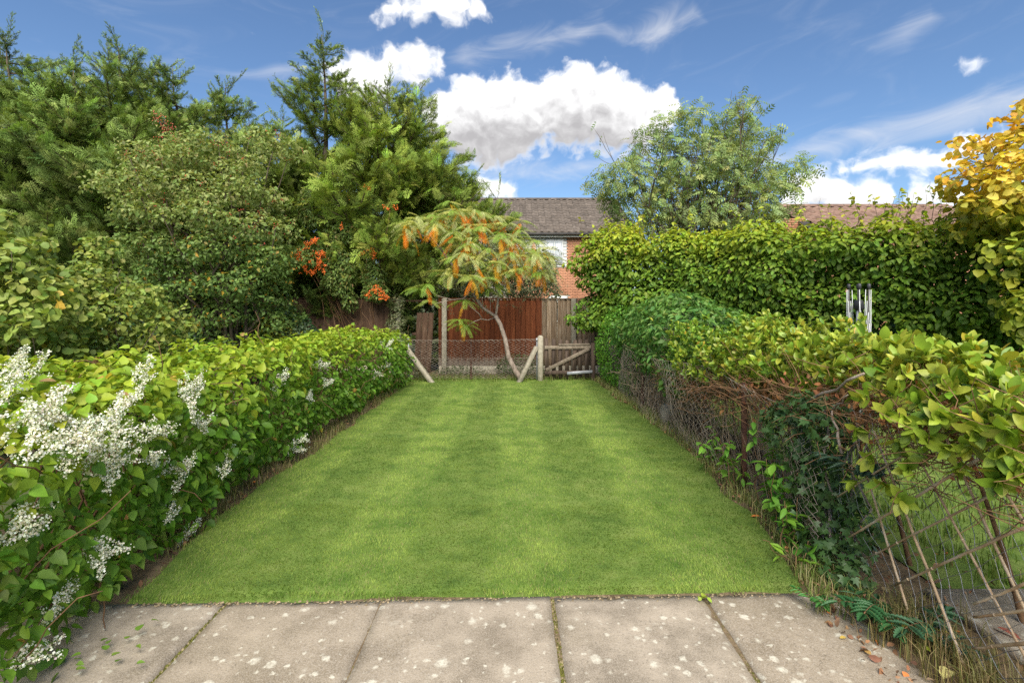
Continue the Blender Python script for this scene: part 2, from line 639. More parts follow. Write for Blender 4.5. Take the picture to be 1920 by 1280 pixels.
M['white_paint'] = noise_mat('white_paint', [(0.3, (0.50, 0.51, 0.49)), (0.7, (0.62, 0.63, 0.60))], 4, 4, 0.5, 0.05, 30)
M['gutter'] = noise_mat('dark_plastic', [(0.3, (0.03, 0.028, 0.027)), (0.7, (0.06, 0.055, 0.05))], 4, 4, 0.5, 0.05, 30)
M['alu'] = noise_mat('dull_aluminium', [(0.3, (0.2, 0.21, 0.23)), (0.7, (0.34, 0.35, 0.37))], 9, 4, 0.5, 0.1, 60, metal=0.3)
M['black_plastic'] = noise_mat('black_plastic', [(0.3, (0.02, 0.02, 0.022)), (0.7, (0.05, 0.05, 0.055))], 9, 4, 0.45, 0.1, 60)
M['cord'] = noise_mat('white_cord', [(0.3, (0.4, 0.41, 0.42)), (0.7, (0.6, 0.61, 0.61))], 9, 4, 0.6, 0.1, 60)


def glass_mat():
    mt, nt, bs, out = new_mat('window_glass')
    bs.inputs['Base Color'].default_value = (0.06, 0.075, 0.08, 1)
    bs.inputs['Roughness'].default_value = 0.06
    bs.inputs['Specular IOR Level'].default_value = 0.8
    return mt


M['glass'] = glass_mat()
M['pale_glass'] = noise_mat('painted_reflection_glass', [(0.3, (0.42, 0.46, 0.48)), (0.7, (0.55, 0.58, 0.6))], 3, 3, 0.1, 0, 10, spec=0.6)  # pale sky reflection put into the base colour of the panes


def slab_mat():
    """sandy concrete slab with pale lichen rosettes, dark specks and soft stains"""
    mt, nt, bs, out = new_mat('lichened_slab')
    N, L = nt.nodes.new, nt.links.new
    tc = N('ShaderNodeTexCoord')
    geo = N('ShaderNodeNewGeometry')
    P = geo.outputs['Position']

    def noise(scale, det=6, ro=0.6, vec=None):
        n = N('ShaderNodeTexNoise')
        n.inputs['Scale'].default_value = scale
        n.inputs['Detail'].default_value = det
        n.inputs['Roughness'].default_value = ro
        L(vec or P, n.inputs['Vector'])
        return n.outputs[0]

    def mr(x, a, b, c=0.0, d=1.0, smooth=True):
        n = N('ShaderNodeMapRange')
        if smooth: n.interpolation_type = 'SMOOTHSTEP'
        L(x, n.inputs[0])
        for i, v in enumerate((a, b, c, d)): n.inputs[i + 1].default_value = v
        return n.outputs[0]

    def mth(op, a, b):
        n = N('ShaderNodeMath')
        n.operation = op
        for i, v in enumerate((a, b)):
            if isinstance(v, (int, float)): n.inputs[i].default_value = v
            else: L(v, n.inputs[i])
        return n.outputs[0]

    def mix(f, a, b):
        n = N('ShaderNodeMix')
        n.data_type = 'RGBA'
        if isinstance(f, (int, float)): n.inputs[0].default_value = f
        else: L(f, n.inputs[0])
        for i, v in ((6, a), (7, b)):
            if isinstance(v, tuple): n.inputs[i].default_value = (*v, 1)
            else: L(v, n.inputs[i])
        return n.outputs[2]

    base = mix(mr(noise(3.4, 9, 0.68), 0.30, 0.66), (0.145, 0.117, 0.082), (0.335, 0.28, 0.212))
    oi = N('ShaderNodeObjectInfo')
    base = mix(mth('MULTIPLY', mr(oi.outputs['Random'], 0.35, 1.0), 0.45), base, (0.23, 0.18, 0.12))
    base = mix(mth('MULTIPLY', mr(noise(1.1, 4), 0.50, 0.70), 0.7), base, (0.15, 0.12, 0.075))
    base = mix(mth('MULTIPLY', mr(noise(160, 3, 0.7), 0.40, 0.66), 0.5), base, (0.42, 0.37, 0.31))
    base = mix(mth('MULTIPLY', mr(noise(95, 3, 0.7), 0.56, 0.70), 0.7), base, (0.10, 0.085, 0.065))
    # warped coordinates so rosettes have ragged rims
    wn = N('ShaderNodeTexNoise')
    wn.inputs['Scale'].default_value = 38
    wn.inputs['Detail'].default_value = 5
    L(P, wn.inputs['Vector'])
    wv = N('ShaderNodeVectorMath')
    wv.operation = 'MULTIPLY_ADD'
    L(wn.outputs['Color'], wv.inputs[0])
    wv.inputs[1].default_value = (0.045, 0.045, 0)
    L(P, wv.inputs[2])
    lich = None
    for sc_, rad, dens in ((7.0, 0.30, 0.46), (12.0, 0.36, 0.50), (22.0, 0.34, 0.44)):
        v = N('ShaderNodeTexVoronoi')
        v.inputs['Scale'].default_value = sc_
        v.voronoi_dimensions = '2D'
        L(wv.outputs[0], v.inputs['Vector'])
        sp = N('ShaderNodeSeparateColor')
        L(v.outputs['Color'], sp.inputs[0])
        r = mth('MULTIPLY', sp.outputs[0], rad)
        d = mr(mth('SUBTRACT', r, v.outputs['Distance']), 0.0, 0.17)
        keep = mr(mth('ADD', mth('MULTIPLY', sp.outputs[1], 0.5), noise(1.7, 4)), 1.0 - dens + 0.22, 1.0 - dens + 0.30)
        d = mth('MULTIPLY', d, keep)
        lich = d if lich is None else mth('MAXIMUM', lich, d)
    lich = mth('MULTIPLY', lich, mr(noise(70, 4, 0.7), 0.3, 0.62, 0.25, 0.9))
    base = mix(lich, base, (0.52, 0.49, 0.40))
    L(base, bs.inputs['Base Color'])
    bs.inputs['Roughness'].default_value = 0.95
    bs.inputs['Specular IOR Level'].default_value = 0.15
    bp = N('ShaderNodeBump')
    bp.inputs['Strength'].default_value = 0.55
    bp.inputs['Distance'].default_value = 0.006
    L(mth('ADD', noise(60, 8, 0.7), mth('MULTIPLY', lich, 0.25)), bp.inputs['Height'])
    L(bp.outputs[0], bs.inputs['Normal'])
    return mt


M['slab'] = slab_mat()

# ------------------------------------------------------------------ foliage tools
def leaf_tpl(rows, fold=0.25, curl=0.25, wave=0.0):
    """rows: (t, half width) along the blade; base at origin, tip at y=1, face +z"""
    V, T = [], []
    prev = None
    for i, (t, w) in enumerate(rows):
        zc = -curl * t * t
        zw = zc + fold * w + wave * math.sin(i * 2.1) * w
        if w < 1e-6:
            cur = (len(V),) * 3
            V.append((0, t, zc))
        else:
            cur = (len(V), len(V) + 1, len(V) + 2)
            V += [(-w, t + 0.02, zw), (0, t, zc), (w, t + 0.02, zw)]
        if prev is not None:
            for a, b in ((0, 1), (1, 2)):
                q = [prev[a], prev[b], cur[b], cur[a]]
                q2 = []
                for v in q:
                    if v not in q2: q2.append(v)
                if len(q2) == 4:
                    T += [(q2[0], q2[1], q2[2]), (q2[0], q2[2], q2[3])]
                elif len(q2) == 3:
                    T.append(tuple(q2))
        prev = cur
    return np.array(V, float), np.array(T)


HEART = [leaf_tpl([(0.06, 0), (0.0, 0.2), (0.16, 0.36), (0.45, 0.34), (0.75, 0.16), (1.0, 0)], f, c) for f, c in ((0.3, 0.25), (0.15, 0.45), (0.5, 0.1))]
OVATE = [leaf_tpl([(0, 0), (0.18, 0.2), (0.45, 0.3), (0.78, 0.19), (1.0, 0)], f, c) for f, c in ((0.3, 0.15), (0.1, 0.35), (0.5, 0.3))]
ROUND = [leaf_tpl([(0, 0), (0.1, 0.3), (0.4, 0.47), (0.75, 0.34), (1.0, 0)], f, c) for f, c in ((0.2, 0.15), (0.1, 0.35), (0.35, 0.25))]
LANCE = [leaf_tpl([(0, 0), (0.22, 0.13), (0.5, 0.19), (0.8, 0.11), (1.0, 0)], f, c) for f, c in ((0.5, 0.15), (0.3, 0.4), (0.7, 0.25))]
LAUREL = [leaf_tpl([(0, 0), (0.1, 0.11), (0.28, 0.215), (0.5, 0.26), (0.72, 0.215), (0.9, 0.1), (1.0, 0)], f, c) for f, c in ((0.35, 0.2), (0.12, 0.4), (0.55, 0.05), (0.3, -0.25))]
SIMPLE = [leaf_tpl([(0, 0), (0.42, 0.3), (1.0, 0)], f, c) for f, c in ((0.3, 0.2), (0.5, 0.35))]
SLIM = [leaf_tpl([(0, 0), (0.42, 0.17), (1.0, 0)], f, c) for f, c in ((0.4, 0.2), (0.5, 0.4))]


def lobed_tpl(fold=0.2, curl=0.2):
    """five-pointed ivy leaf"""
    a = [(0, 0.08), (-0.22, -0.02), (-0.5, 0.16), (-0.25, 0.3), (-0.38, 0.62), (-0.14, 0.56), (0, 1.0), (0.14, 0.56), (0.38, 0.62), (0.25, 0.3), (0.5, 0.16), (0.22, -0.02)]
    V = [(x, y, fold * abs(x) - curl * y * y) for x, y in a] + [(0, 0.34, -curl * 0.11)]
    T = [(12, (i + 1) % 12, i) for i in range(12)]
    return np.array(V, float), np.array(T)


IVY = [lobed_tpl(0.2, 0.2), lobed_tpl(0.4, 0.35), lobed_tpl(-0.1, 0.15)]


def spiny_tpl():
    """mahonia/holly leaflet with pointed teeth"""
    pts = []
    for i in range(6):
        t = i / 6
        w = 0.25 * math.sin(math.pi * min(1, 0.15 + t * 0.85)) + 0.02
        pts.append((w * 0.72, t))
        pts.append((w * 1.15, t + 0.09))
    R = [(x, y, 0.25 * x - 0.15 * y * y) for x, y in pts]
    Lf = [(-x, y, 0.25 * x - 0.15 * y * y) for x, y in pts]
    n = len(R)
    mid = [(0, y, -0.15 * y * y) for x, y in pts]
    V = R + Lf + mid + [(0, 1.08, -0.17)]
    T = []
    for i in range(n - 1):
        for o in (0, n):
            T += [(2 * n + i, o + i, o + i + 1), (2 * n + i, o + i + 1, 2 * n + i + 1)]
    T += [(3 * n - 1, n - 1, 3 * n), (3 * n - 1, 2 * n - 1, 3 * n)]
    return np.array(V, float), np.array(T)


SPINY = [spiny_tpl()]


def pinnate_tpl(pairs, leaflet, lw, droop, ldroop=0.3, seed=0, rach=0.008):
    """compound leaf of unit length; leaflets in pairs along an arching rib"""
    r = np.random.default_rng(seed)
    g = Geo()
    s = np.linspace(0, 1, 4)
    ribs = np.stack([np.zeros(4), s * (1 - 0.25 * droop * s), -droop * s ** 2], 1)
    rv = np.concatenate([ribs + [rach, 0, 0], ribs - [rach, 0, 0]])
    g.add(rv, [t_ for k_ in range(3) for t_ in ((k_, k_ + 1, k_ + 5), (k_, k_ + 5, k_ + 4))])
    for i in range(pairs):
        t = 0.14 + 0.86 * i / max(1, pairs - 1)
        p = np.array([0, t * (1 - 0.25 * droop * t), -droop * t ** 2])
        tn = unit(np.array([0, 1 - 0.5 * droop * t, -2 * droop * t]))
        ln = leaflet * (0.65 + 0.5 * math.sin(math.pi * (0.12 + 0.76 * t))) * r.uniform(0.9, 1.1)
        sides = (-1, 1) if i < pairs - 1 else (-1, 1, 0)
        for sd in sides:
            d = unit(np.array([sd * 1.0, 0, 0]) + tn * (0.55 if sd else 1.0) + np.array([0, 0, -ldroop * (1 if sd else 0.4) + r.uniform(-0.1, 0.1)]))
            nn = unit(np.cross(np.array([1.0, 0, 0]), tn) + r.normal(0, 0.15, 3))
            wv = unit(np.cross(d, nn)) * lw * ln
            V = [p, p + d * ln * 0.4 - wv, p + d * ln, p + d * ln * 0.4 + wv]
            V[2] = V[2] + np.array([0, 0, -0.12 * ln])
            g.add(V, [(0, 1, 2), (0, 2, 3)])
    return g.get()[:2]


def plume_tpl(seed, side=15, wid=0.040, open_=0.44):
    """flat feathery spray of a cypress, unit length"""
    r = np.random.default_rng(seed)
    V, T = [], []

    def needle(p, d, l, w):
        d = unit(d)
        x = unit(np.cross(d, np.array([r.normal(0, .3), r.normal(0, .3), 1.0])))
        i = len(V)
        sg = r.choice([-1, 1])
        V.extend([p - x * w * 0.5 * sg, p + d * l * 0.35 + x * w * 0.75 * sg, p + d * l])
        T.append((i, i + 1, i + 2))

    for k in range(side):
        t = 0.04 + 0.93 * k / side
        p = np.array([0.03 * math.sin(5 * t + seed), t, 0.10 * math.sin(2.2 * t) - 0.12 * t * t])
        sd = 1 if k % 2 else -1
        ln = open_ * (1 - t) ** 0.75 * r.uniform(0.75, 1.15) + 0.09
        d = unit(np.array([sd * 0.75, 0.75, r.normal(0, 0.22)]))
        nsub = 2 if t > 0.75 else 4
        needle(p, d, ln, wid * 0.9)
        for j in range(nsub):
            s = (j + 0.7) / (nsub + 0.6)
            q = p + d * ln * s
            side2 = 1 if j % 2 else -1
            dd = unit(d + side2 * np.array([-d[1], d[0], 0]) * 0.75 + np.array([0, 0.25, r.normal(0, 0.28)]))
            needle(q, dd, ln * (0.62 - 0.3 * s) + 0.035, wid)
    needle(np.array([0, 0.85, 0.0]), np.array([0, 1, 0.05]), 0.17, wid)
    return np.array(V, float), np.array(T)


PLUME = [plume_tpl(s) for s in (1, 2, 3, 4)]


def frames(nrm, tip):
    n = unit(nrm)
    y = unit(tip - n * np.sum(tip * n, 1, keepdims=True))
    x = np.cross(y, n)
    return np.stack([x, y, n], 2)          # columns


def merged(tpls, pos, R, scale, cols, seed=0, tipcol=None):
    """all the leaves as one set of triangles"""
    pick = np.random.default_rng(seed).integers(0, len(tpls), len(pos))
    g = Geo()
    for k, (V, T) in enumerate(tpls):
        m_ = pick == k
        n = int(m_.sum())
        if not n: continue
        s = scale[m_]
        s = s[:, None] if s.ndim == 1 else s
        W = np.einsum('nij,vj->nvi', R[m_], V) * s[:, None, :] + pos[m_][:, None, :]
        nv = len(V)
        TT = (T[None] + (np.arange(n) * nv)[:, None, None]).reshape(-1, 3)
        C = np.repeat(cols[m_], nv, 0)
        if tipcol is not None:      # new growth at the tips
            gr = np.clip(V[:, 1], 0, 1)[None, :, None]
            C = (C.reshape(n, nv, 3) * (tipcol[0] * (1 - gr) + tipcol[1] * gr)).reshape(-1, 3)
        g.add(W.reshape(-1, 3), TT, C)
    return g


def palette(n, cols, weights, jit=0.12, seed=0):
    r = np.random.default_rng(seed)
    cols = np.array(cols, float)
    w = np.array(weights, float)
    a = cols[r.choice(len(cols), n, p=w / w.sum())]
    b = cols[r.choice(len(cols), n, p=w / w.sum())]
    c = a * 0.7 + b * 0.3
    return np.clip(c * (1 + r.normal(0, jit, (n, 1))) * (1 + r.normal(0, 0.05, (n, 3))), 0.003, 0.9)


CAM = np.array([0, 0, EYE])


def foliage(parent, mat, tpls, pos, R, scale, cols, single=0, name='foliage', one='leaf', seed=0, score=None):
    """the leaves that show largest are leaf objects of their own, the rest one mass"""
    n = len(pos)
    single = min(single, n)
    if single:
        d = np.linalg.norm(pos - CAM, axis=1)
        if score is None:
            view = unit(CAM - pos)
            score = scale / d * (0.35 + np.abs(np.sum(R[:, :, 2] * view, 1)))
        u = (pos[:, 0] / np.maximum(pos[:, 1], .1))
        v = ((pos[:, 2] - EYE) / np.maximum(pos[:, 1], .1))
        out = (pos[:, 1] < 0.5) | (np.abs(u) > 0.985) | (v < -0.73) | (v > 0.585)
        score = np.where(out, 0, score)
        idx = np.argsort(-score)[:single]
        keep = np.ones(n, bool)
        keep[idx] = False
        r = np.random.default_rng(seed + 9)
        # variants: shape x colour taken from the leaves themselves
        var = []
        for k in range(12):
            V, T = tpls[k % len(tpls)]
            c = cols[idx[r.integers(0, single)]]
            var.append((make_mesh(one, V, T, mat, np.tile(c, (len(V), 1)), True), c))
        vc = np.array([c for _, c in var])
        for i in idx:
            k = int(np.argsort(np.sum((vc - cols[i]) ** 2, 1))[r.integers(0, 2)])
            Mx = np.eye(4)
            Mx[:3, :3] = R[i] * scale[i]
            Mx[:3, 3] = pos[i]
            inst(one, var[k][0], Mx.tolist(), parent)
    else:
        keep = np.ones(n, bool)
    if keep.any():
        merged(tpls, pos[keep], R[keep], scale[keep], cols[keep], seed).build(name, mat, parent, True, 'stuff' if single else None)


def scatter(f, lo, hi, n, depth, face=0.45, seed=0, soft=None, eps=0.04):
    """points just inside the surface f=0, with outward normals"""
    r = np.random.default_rng(seed)
    lo, hi = np.array(lo, float), np.array(hi, float)
    P, G = [], []
    got = 0
    for it in range(60):
        Q = lo + (hi - lo) * r.random((60000, 3))
        v = f(Q)
        k = (v < 0) & (v > -depth)
        k &= r.random(len(Q)) < np.exp(2.0 * v / depth)
        Q = Q[k]
        if not len(Q): continue
        g = np.stack([f(Q + e) - f(Q - e) for e in np.eye(3) * eps], 1)
        g = unit(g)
        back = np.sum(g * unit(CAM - Q), 1) < -0.15
        k = ~(back & (r.random(len(Q)) > face))
        P.append(Q[k]); G.append(g[k])
        got += int(k.sum())
        if got >= n: break
    P, G = np.concatenate(P)[:n], np.concatenate(G)[:n]
    return P, G


def ellipsoids(lst):
    E = [(np.array(c, float), np.array(r, float)) for c, r in lst]

    def f(P):
        d = None
        for c, r in E:
            q = (P - c) / r
            k = np.linalg.norm(q, axis=1)
            v = (k - 1) * r.min()
            d = v if d is None else np.minimum(d, v)
        return d
    return f


def rbox2(x, z, cx, cz, hx, hz, rad):
    qx, qz = np.abs(x - cx) - hx + rad, np.abs(z - cz) - hz + rad
    return np.hypot(np.maximum(qx, 0), np.maximum(qz, 0)) + np.minimum(np.maximum(qx, qz), 0) - rad


def hit(f, px, py, dmin=1.2, dmax=16):
    d = np.linspace(dmin, dmax, 1500)
    P = np.stack([(px - 960) / 960 * d, d, EYE - (py - 568) / 960 * d], 1)
    v = f(P)
    k = np.where(v < 0)[0]
    return P[k[0]] if len(k) else None


def leaf_frames(G, out=0.6, up=0.6, jit=0.5, tip_out=0.5, tip_down=0.5, seed=0):
    r = np.random.default_rng(seed)
    n = len(G)
    U = np.array([0, 0, 1.0])
    nr = unit(G * out + U * up + r.normal(0, jit, (n, 3)))
    tip = G * tip_out - U * tip_down + r.normal(0, 0.75, (n, 3))
    return frames(nr, tip)


def branches(parent, lines, mat, name='branches', sides=5):
    g = Geo()
    for pts, rad in lines:
        g.add(*tube(pts, rad, sides))
    return g.build(name, mat, parent, True, 'stuff')


def wiggle(a, b, n=6, amt=0.05, seed=0, sag=0.0):
    a, b = np.asarray(a, float), np.asarray(b, float)
    r = np.random.default_rng(seed)
    t = np.linspace(0, 1, n)[:, None]
    p = a + (b - a) * t
    off = r.normal(0, amt, (n, 3)) * np.sin(np.pi * t)
    p = p + off
    p[:, 2] -= (sag * np.sin(np.pi * t))[:, 0]
    return p


# ================================================================== THE SETTING
def grid_sheet(name, x0, x1, y0, y1, nx, ny, z, mat, amp=0.0, kind='structure', seed=0, edge=None):
    xs, ys = np.linspace(x0, x1, nx), np.linspace(y0, y1, ny)
    X, Y = np.meshgrid(xs, ys)
    if edge is not None:
        l, r_ = edge(Y)
        X = l + (X - x0) / (x1 - x0) * (r_ - l)
    V = np.stack([X.ravel(), Y.ravel(), np.full(X.size, z)], 1)
    if amp:
        V[:, 2] += (fbm(V, 1.5, seed) - 0.5) * 2 * amp
    T = []
    for j in range(ny - 1):
        for i in range(nx - 1):
            a = j * nx + i
            T += [(a, a + 1, a + nx + 1), (a, a + nx + 1, a + nx)]
    return mesh_obj(name, V, np.array(T), mat, None, None, True, kind)


grid_sheet('ground', -400, 400, -30, 770, 2, 2, -0.06, M['ground'])


def lawn_edge(Y):
    sh = np.asarray(Y, float)
    Z = np.zeros_like(sh).ravel()
    n1 = vnoise(np.stack([sh.ravel(), Z, Z], 1), 2.3, 3).reshape(sh.shape) - 0.5
    n2 = vnoise(np.stack([sh.ravel(), Z, Z], 1), 2.3, 8).reshape(sh.shape) - 0.5
    left = np.interp(sh, [2.8, 3.6, 4.4, 5.8, 7.8, 10.4, 11.2], [-2.14, -2.2, -2.26, -2.22, -2.14, -2.16, -2.2]) + 0.12 * n1
    right = np.interp(sh, [2.8, 4.0, 5.4, 7.6, 9.5, 11.2], [1.66, 1.84, 1.92, 1.9, 1.82, 1.72]) + 0.12 * n2
    return left, right


LAWN_FRONT = lambda x: 2.885 + 0.028 * (x + 0.2)
grid_sheet('soil_border', -3.9, 3.2, 2.2, 12.6, 60, 90, -0.025, M['soil'], 0.025, seed=4)
lawn = grid_sheet('lawn', -2.2, 1.8, 2.86, 11.35, 60, 120, 0.0, M['turf'], 0.012, seed=2, edge=lawn_edge)
for v_ in lawn.data.vertices:          # the front edge follows the slabs
    y0_ = LAWN_FRONT(v_.co.x)
    if v_.co.y < 2.87: v_.co.z = -0.03
    v_.co.y = y0_ + (v_.co.y - 2.86) * (11.35 - y0_) / (11.35 - 2.86)
grid_sheet('neighbouring_lawn', 2.5, 9, 2.94, 12.0, 40, 50, -0.02, M['turf'], 0.028, seed=12)


def grass_blades(pts, hgt, lean, cols, seed, wid=0.004):
    r = np.random.default_rng(seed)
    n = len(pts)
    a = r.uniform(0, 2 * math.pi, n)
    w = wid * r.uniform(0.7, 1.4, n)
    h = hgt * r.uniform(0.55, 1.25, n)
    dx, dy = np.cos(a) * w / 2, np.sin(a) * w / 2
    V = np.empty((n, 3, 3))
    V[:, 0] = pts; V[:, 1] = pts; V[:, 2] = pts
    V[:, 0, 0] -= dx; V[:, 0, 1] -= dy
    V[:, 1, 0] += dx; V[:, 1, 1] += dy
    V[:, 2] += lean * h[:, None] + r.normal(0, 0.42, (n, 3)) * h[:, None] * np.array([1, 1, 0.1])
    V[:, 2, 2] += h
    T = np.arange(n * 3).reshape(-1, 3)
    return V.reshape(-1, 3), T, np.repeat(cols, 3, 0)


def lawn_grass():
    r = np.random.default_rng(21)
    P = []
    for y0, y1, dens in ((2.80, 4.2, 20000), (4.2, 6.2, 11000), (6.2, 8.5, 5600), (8.5, 11.3, 3000)):
        n = int(dens * 4.2 * (y1 - y0))
        p = np.stack([r.uniform(-2.4, 2.1, n), r.uniform(y0, y1, n), np.zeros(n)], 1)
        l, q = lawn_edge(p[:, 1])
        ragged = r.normal(0, 0.03, n)
        k = (p[:, 0] > l + ragged) & (p[:, 0] < q + ragged) & (p[:, 1] > LAWN_FRONT(p[:, 0]) - 0.004 + r.normal(0, 0.012, n))
        P.append(p[k])
    P = np.concatenate(P)
    P[:, 2] = (fbm(P * np.array([1, 1, 0]), 1.5, 2) - 0.5) * 0.024 - 0.003
    stripe = np.sin(2 * math.pi * (P[:, 0] + 0.15) / 1.06)
    lean = np.zeros((len(P), 3))
    lean[:, 1] = np.tanh((stripe + (fbm(P, 0.8, 77) - .5) * 0.5) * 2.5) * 0.75
    big = fbm(P, 0.9, 30, 3)
    mid = fbm(P, 5.0, 31, 3)
    t = np.clip((big - 0.5) * 0.8 + (mid - 0.5) * 2.3 + r.normal(0, 0.34, len(P)) + 0.5, 0, 1)[:, None]
    dark, light = np.array([0.085, 0.165, 0.018]), np.array([0.265, 0.35, 0.065])
    C = dark * (1 - t) + light * t
    dry = r.random(len(P)) < 0.07
    C[dry] = np.array([0.27, 0.24, 0.10]) * r.uniform(0.7, 1.1, (int(dry.sum()), 1))
    dd = np.linalg.norm(P - CAM, axis=1)
    V, T, CC = grass_blades(P, 0.016, lean, C, 22, 0.0036)
    w = np.repeat(np.clip(dd / 4.2, 1, 2.6), 3)
    # farther blades stand for small tufts
    base = np.repeat(P, 3, 0)
    V[:, :2] = base[:, :2] + (V[:, :2] - base[:, :2]) * w[:, None]
    o = mesh_obj('grass', V, T, M['grass'], None, CC, False, 'stuff')
    tag(o, 'short mown green grass striped along the lawn', 'grass')


lawn_grass()


def tufts(name, label, centers, blades, length, cols, weights, seed, droop=0.9, wid=0.005):
    """longer, arching grass"""
    r = np.random.default_rng(seed)
    c = np.repeat(np.asarray(centers, float), blades, 0)
    n = len(c)
    c[:, :2] += r.normal(0, 0.03, (n, 2))
    a = r.uniform(0, 2 * math.pi, n)
    L = length * r.uniform(0.45, 1.2, n)
    d = np.stack([np.cos(a), np.sin(a), np.zeros(n)], 1)
    s = np.stack([-np.sin(a), np.cos(a), np.zeros(n)], 1)
    out = droop * r.uniform(0.2, 1.0, n)
    V = np.empty((n, 5, 3))
    for i, (t, w) in enumerate(((0, 1), (0, -1), (0.5, 0.8), (0.5, -0.8), (1, 0))):
        z = np.sin(np.minimum(t * (1.1 + out * 0.6), 2.2)) / 1.0
        V[:, i] = c + d * (L * out * t * t * 0.8)[:, None] + s * (w * wid / 2)
        V[:, i, 2] += L * z * (1 - 0.25 * out * t)
    T0 = np.array([(0, 1, 3), (0, 3, 2), (2, 3, 4)])
    T = (T0[None] + (np.arange(n) * 5)[:, None, None]).reshape(-1, 3)
    C = np.repeat(palette(n, cols, weights, 0.15, seed), 5, 0)
    o = mesh_obj(name, V.reshape(-1, 3), T, M['grass'], None, C, False, 'stuff')
    tag(o, label, 'grass')
    return o


GREENS = [(0.10, 0.17, 0.02), (0.16, 0.22, 0.04), (0.30, 0.26, 0.12), (0.07, 0.12, 0.02)]


def border_line(side, n, seed, y0=2.9, y1=11.2, lo=0.0, hi=0.25):
    r = np.random.default_rng(seed)
    y = r.uniform(y0, y1, n)
    l, q = lawn_edge(y)
    off = r.uniform(lo, hi, n)
    x = (l - off) if side < 0 else (q + off)
    return np.stack([x, y, np.full(n, -0.02)], 1)


tufts('long_grass', 'pale straw-coloured long grass at the foot of the leafy boundary hedge', border_line(-1, 420, 40, 3.4, 11, 0.0, 0.3), 9, 0.12,
      [(0.32, 0.26, 0.13), (0.2, 0.2, 0.06), (0.13, 0.18, 0.03)], [4, 2, 2], 41)
tufts('long_grass', 'uncut pale grass along the foot of the wire fence', border_line(1, 760, 42, 2.7, 11, 0.0, 0.28), 10, 0.14,
      [(0.38, 0.32, 0.16), (0.24, 0.27, 0.08), (0.14, 0.22, 0.04)], [3, 3, 3], 43)
rr = np.random.default_rng(44)
tufts('long_grass', 'rough green grass in front of the red board fence',
      np.stack([rr.uniform(-2.3, 1.9, 330), rr.normal(11.15, 0.22, 330), np.full(330, -0.01)], 1), 9, 0.13, GREENS, [3, 3, 2, 1], 45)
tufts('long_grass', 'bright green grass of the garden beyond the wire fence',
      np.stack([rr.uniform(2.7, 6.5, 2600), rr.uniform(3.0, 9.5, 2600), np.full(2600, -0.01)], 1), 9, 0.10, GREENS, [4, 4, 1, 2], 46, 0.8, 0.006)
tufts('long_grass', 'dry wispy grass growing at the corner of the paving',
      np.stack([rr.normal(2.02, 0.12, 160), rr.uniform(1.5, 2.75, 160), np.full(160, -0.01)], 1), 10, 0.17,
      [(0.3, 0.22, 0.11), (0.2, 0.18, 0.06), (0.13, 0.15, 0.04)], [4, 3, 2], 47, 1.0, 0.004)


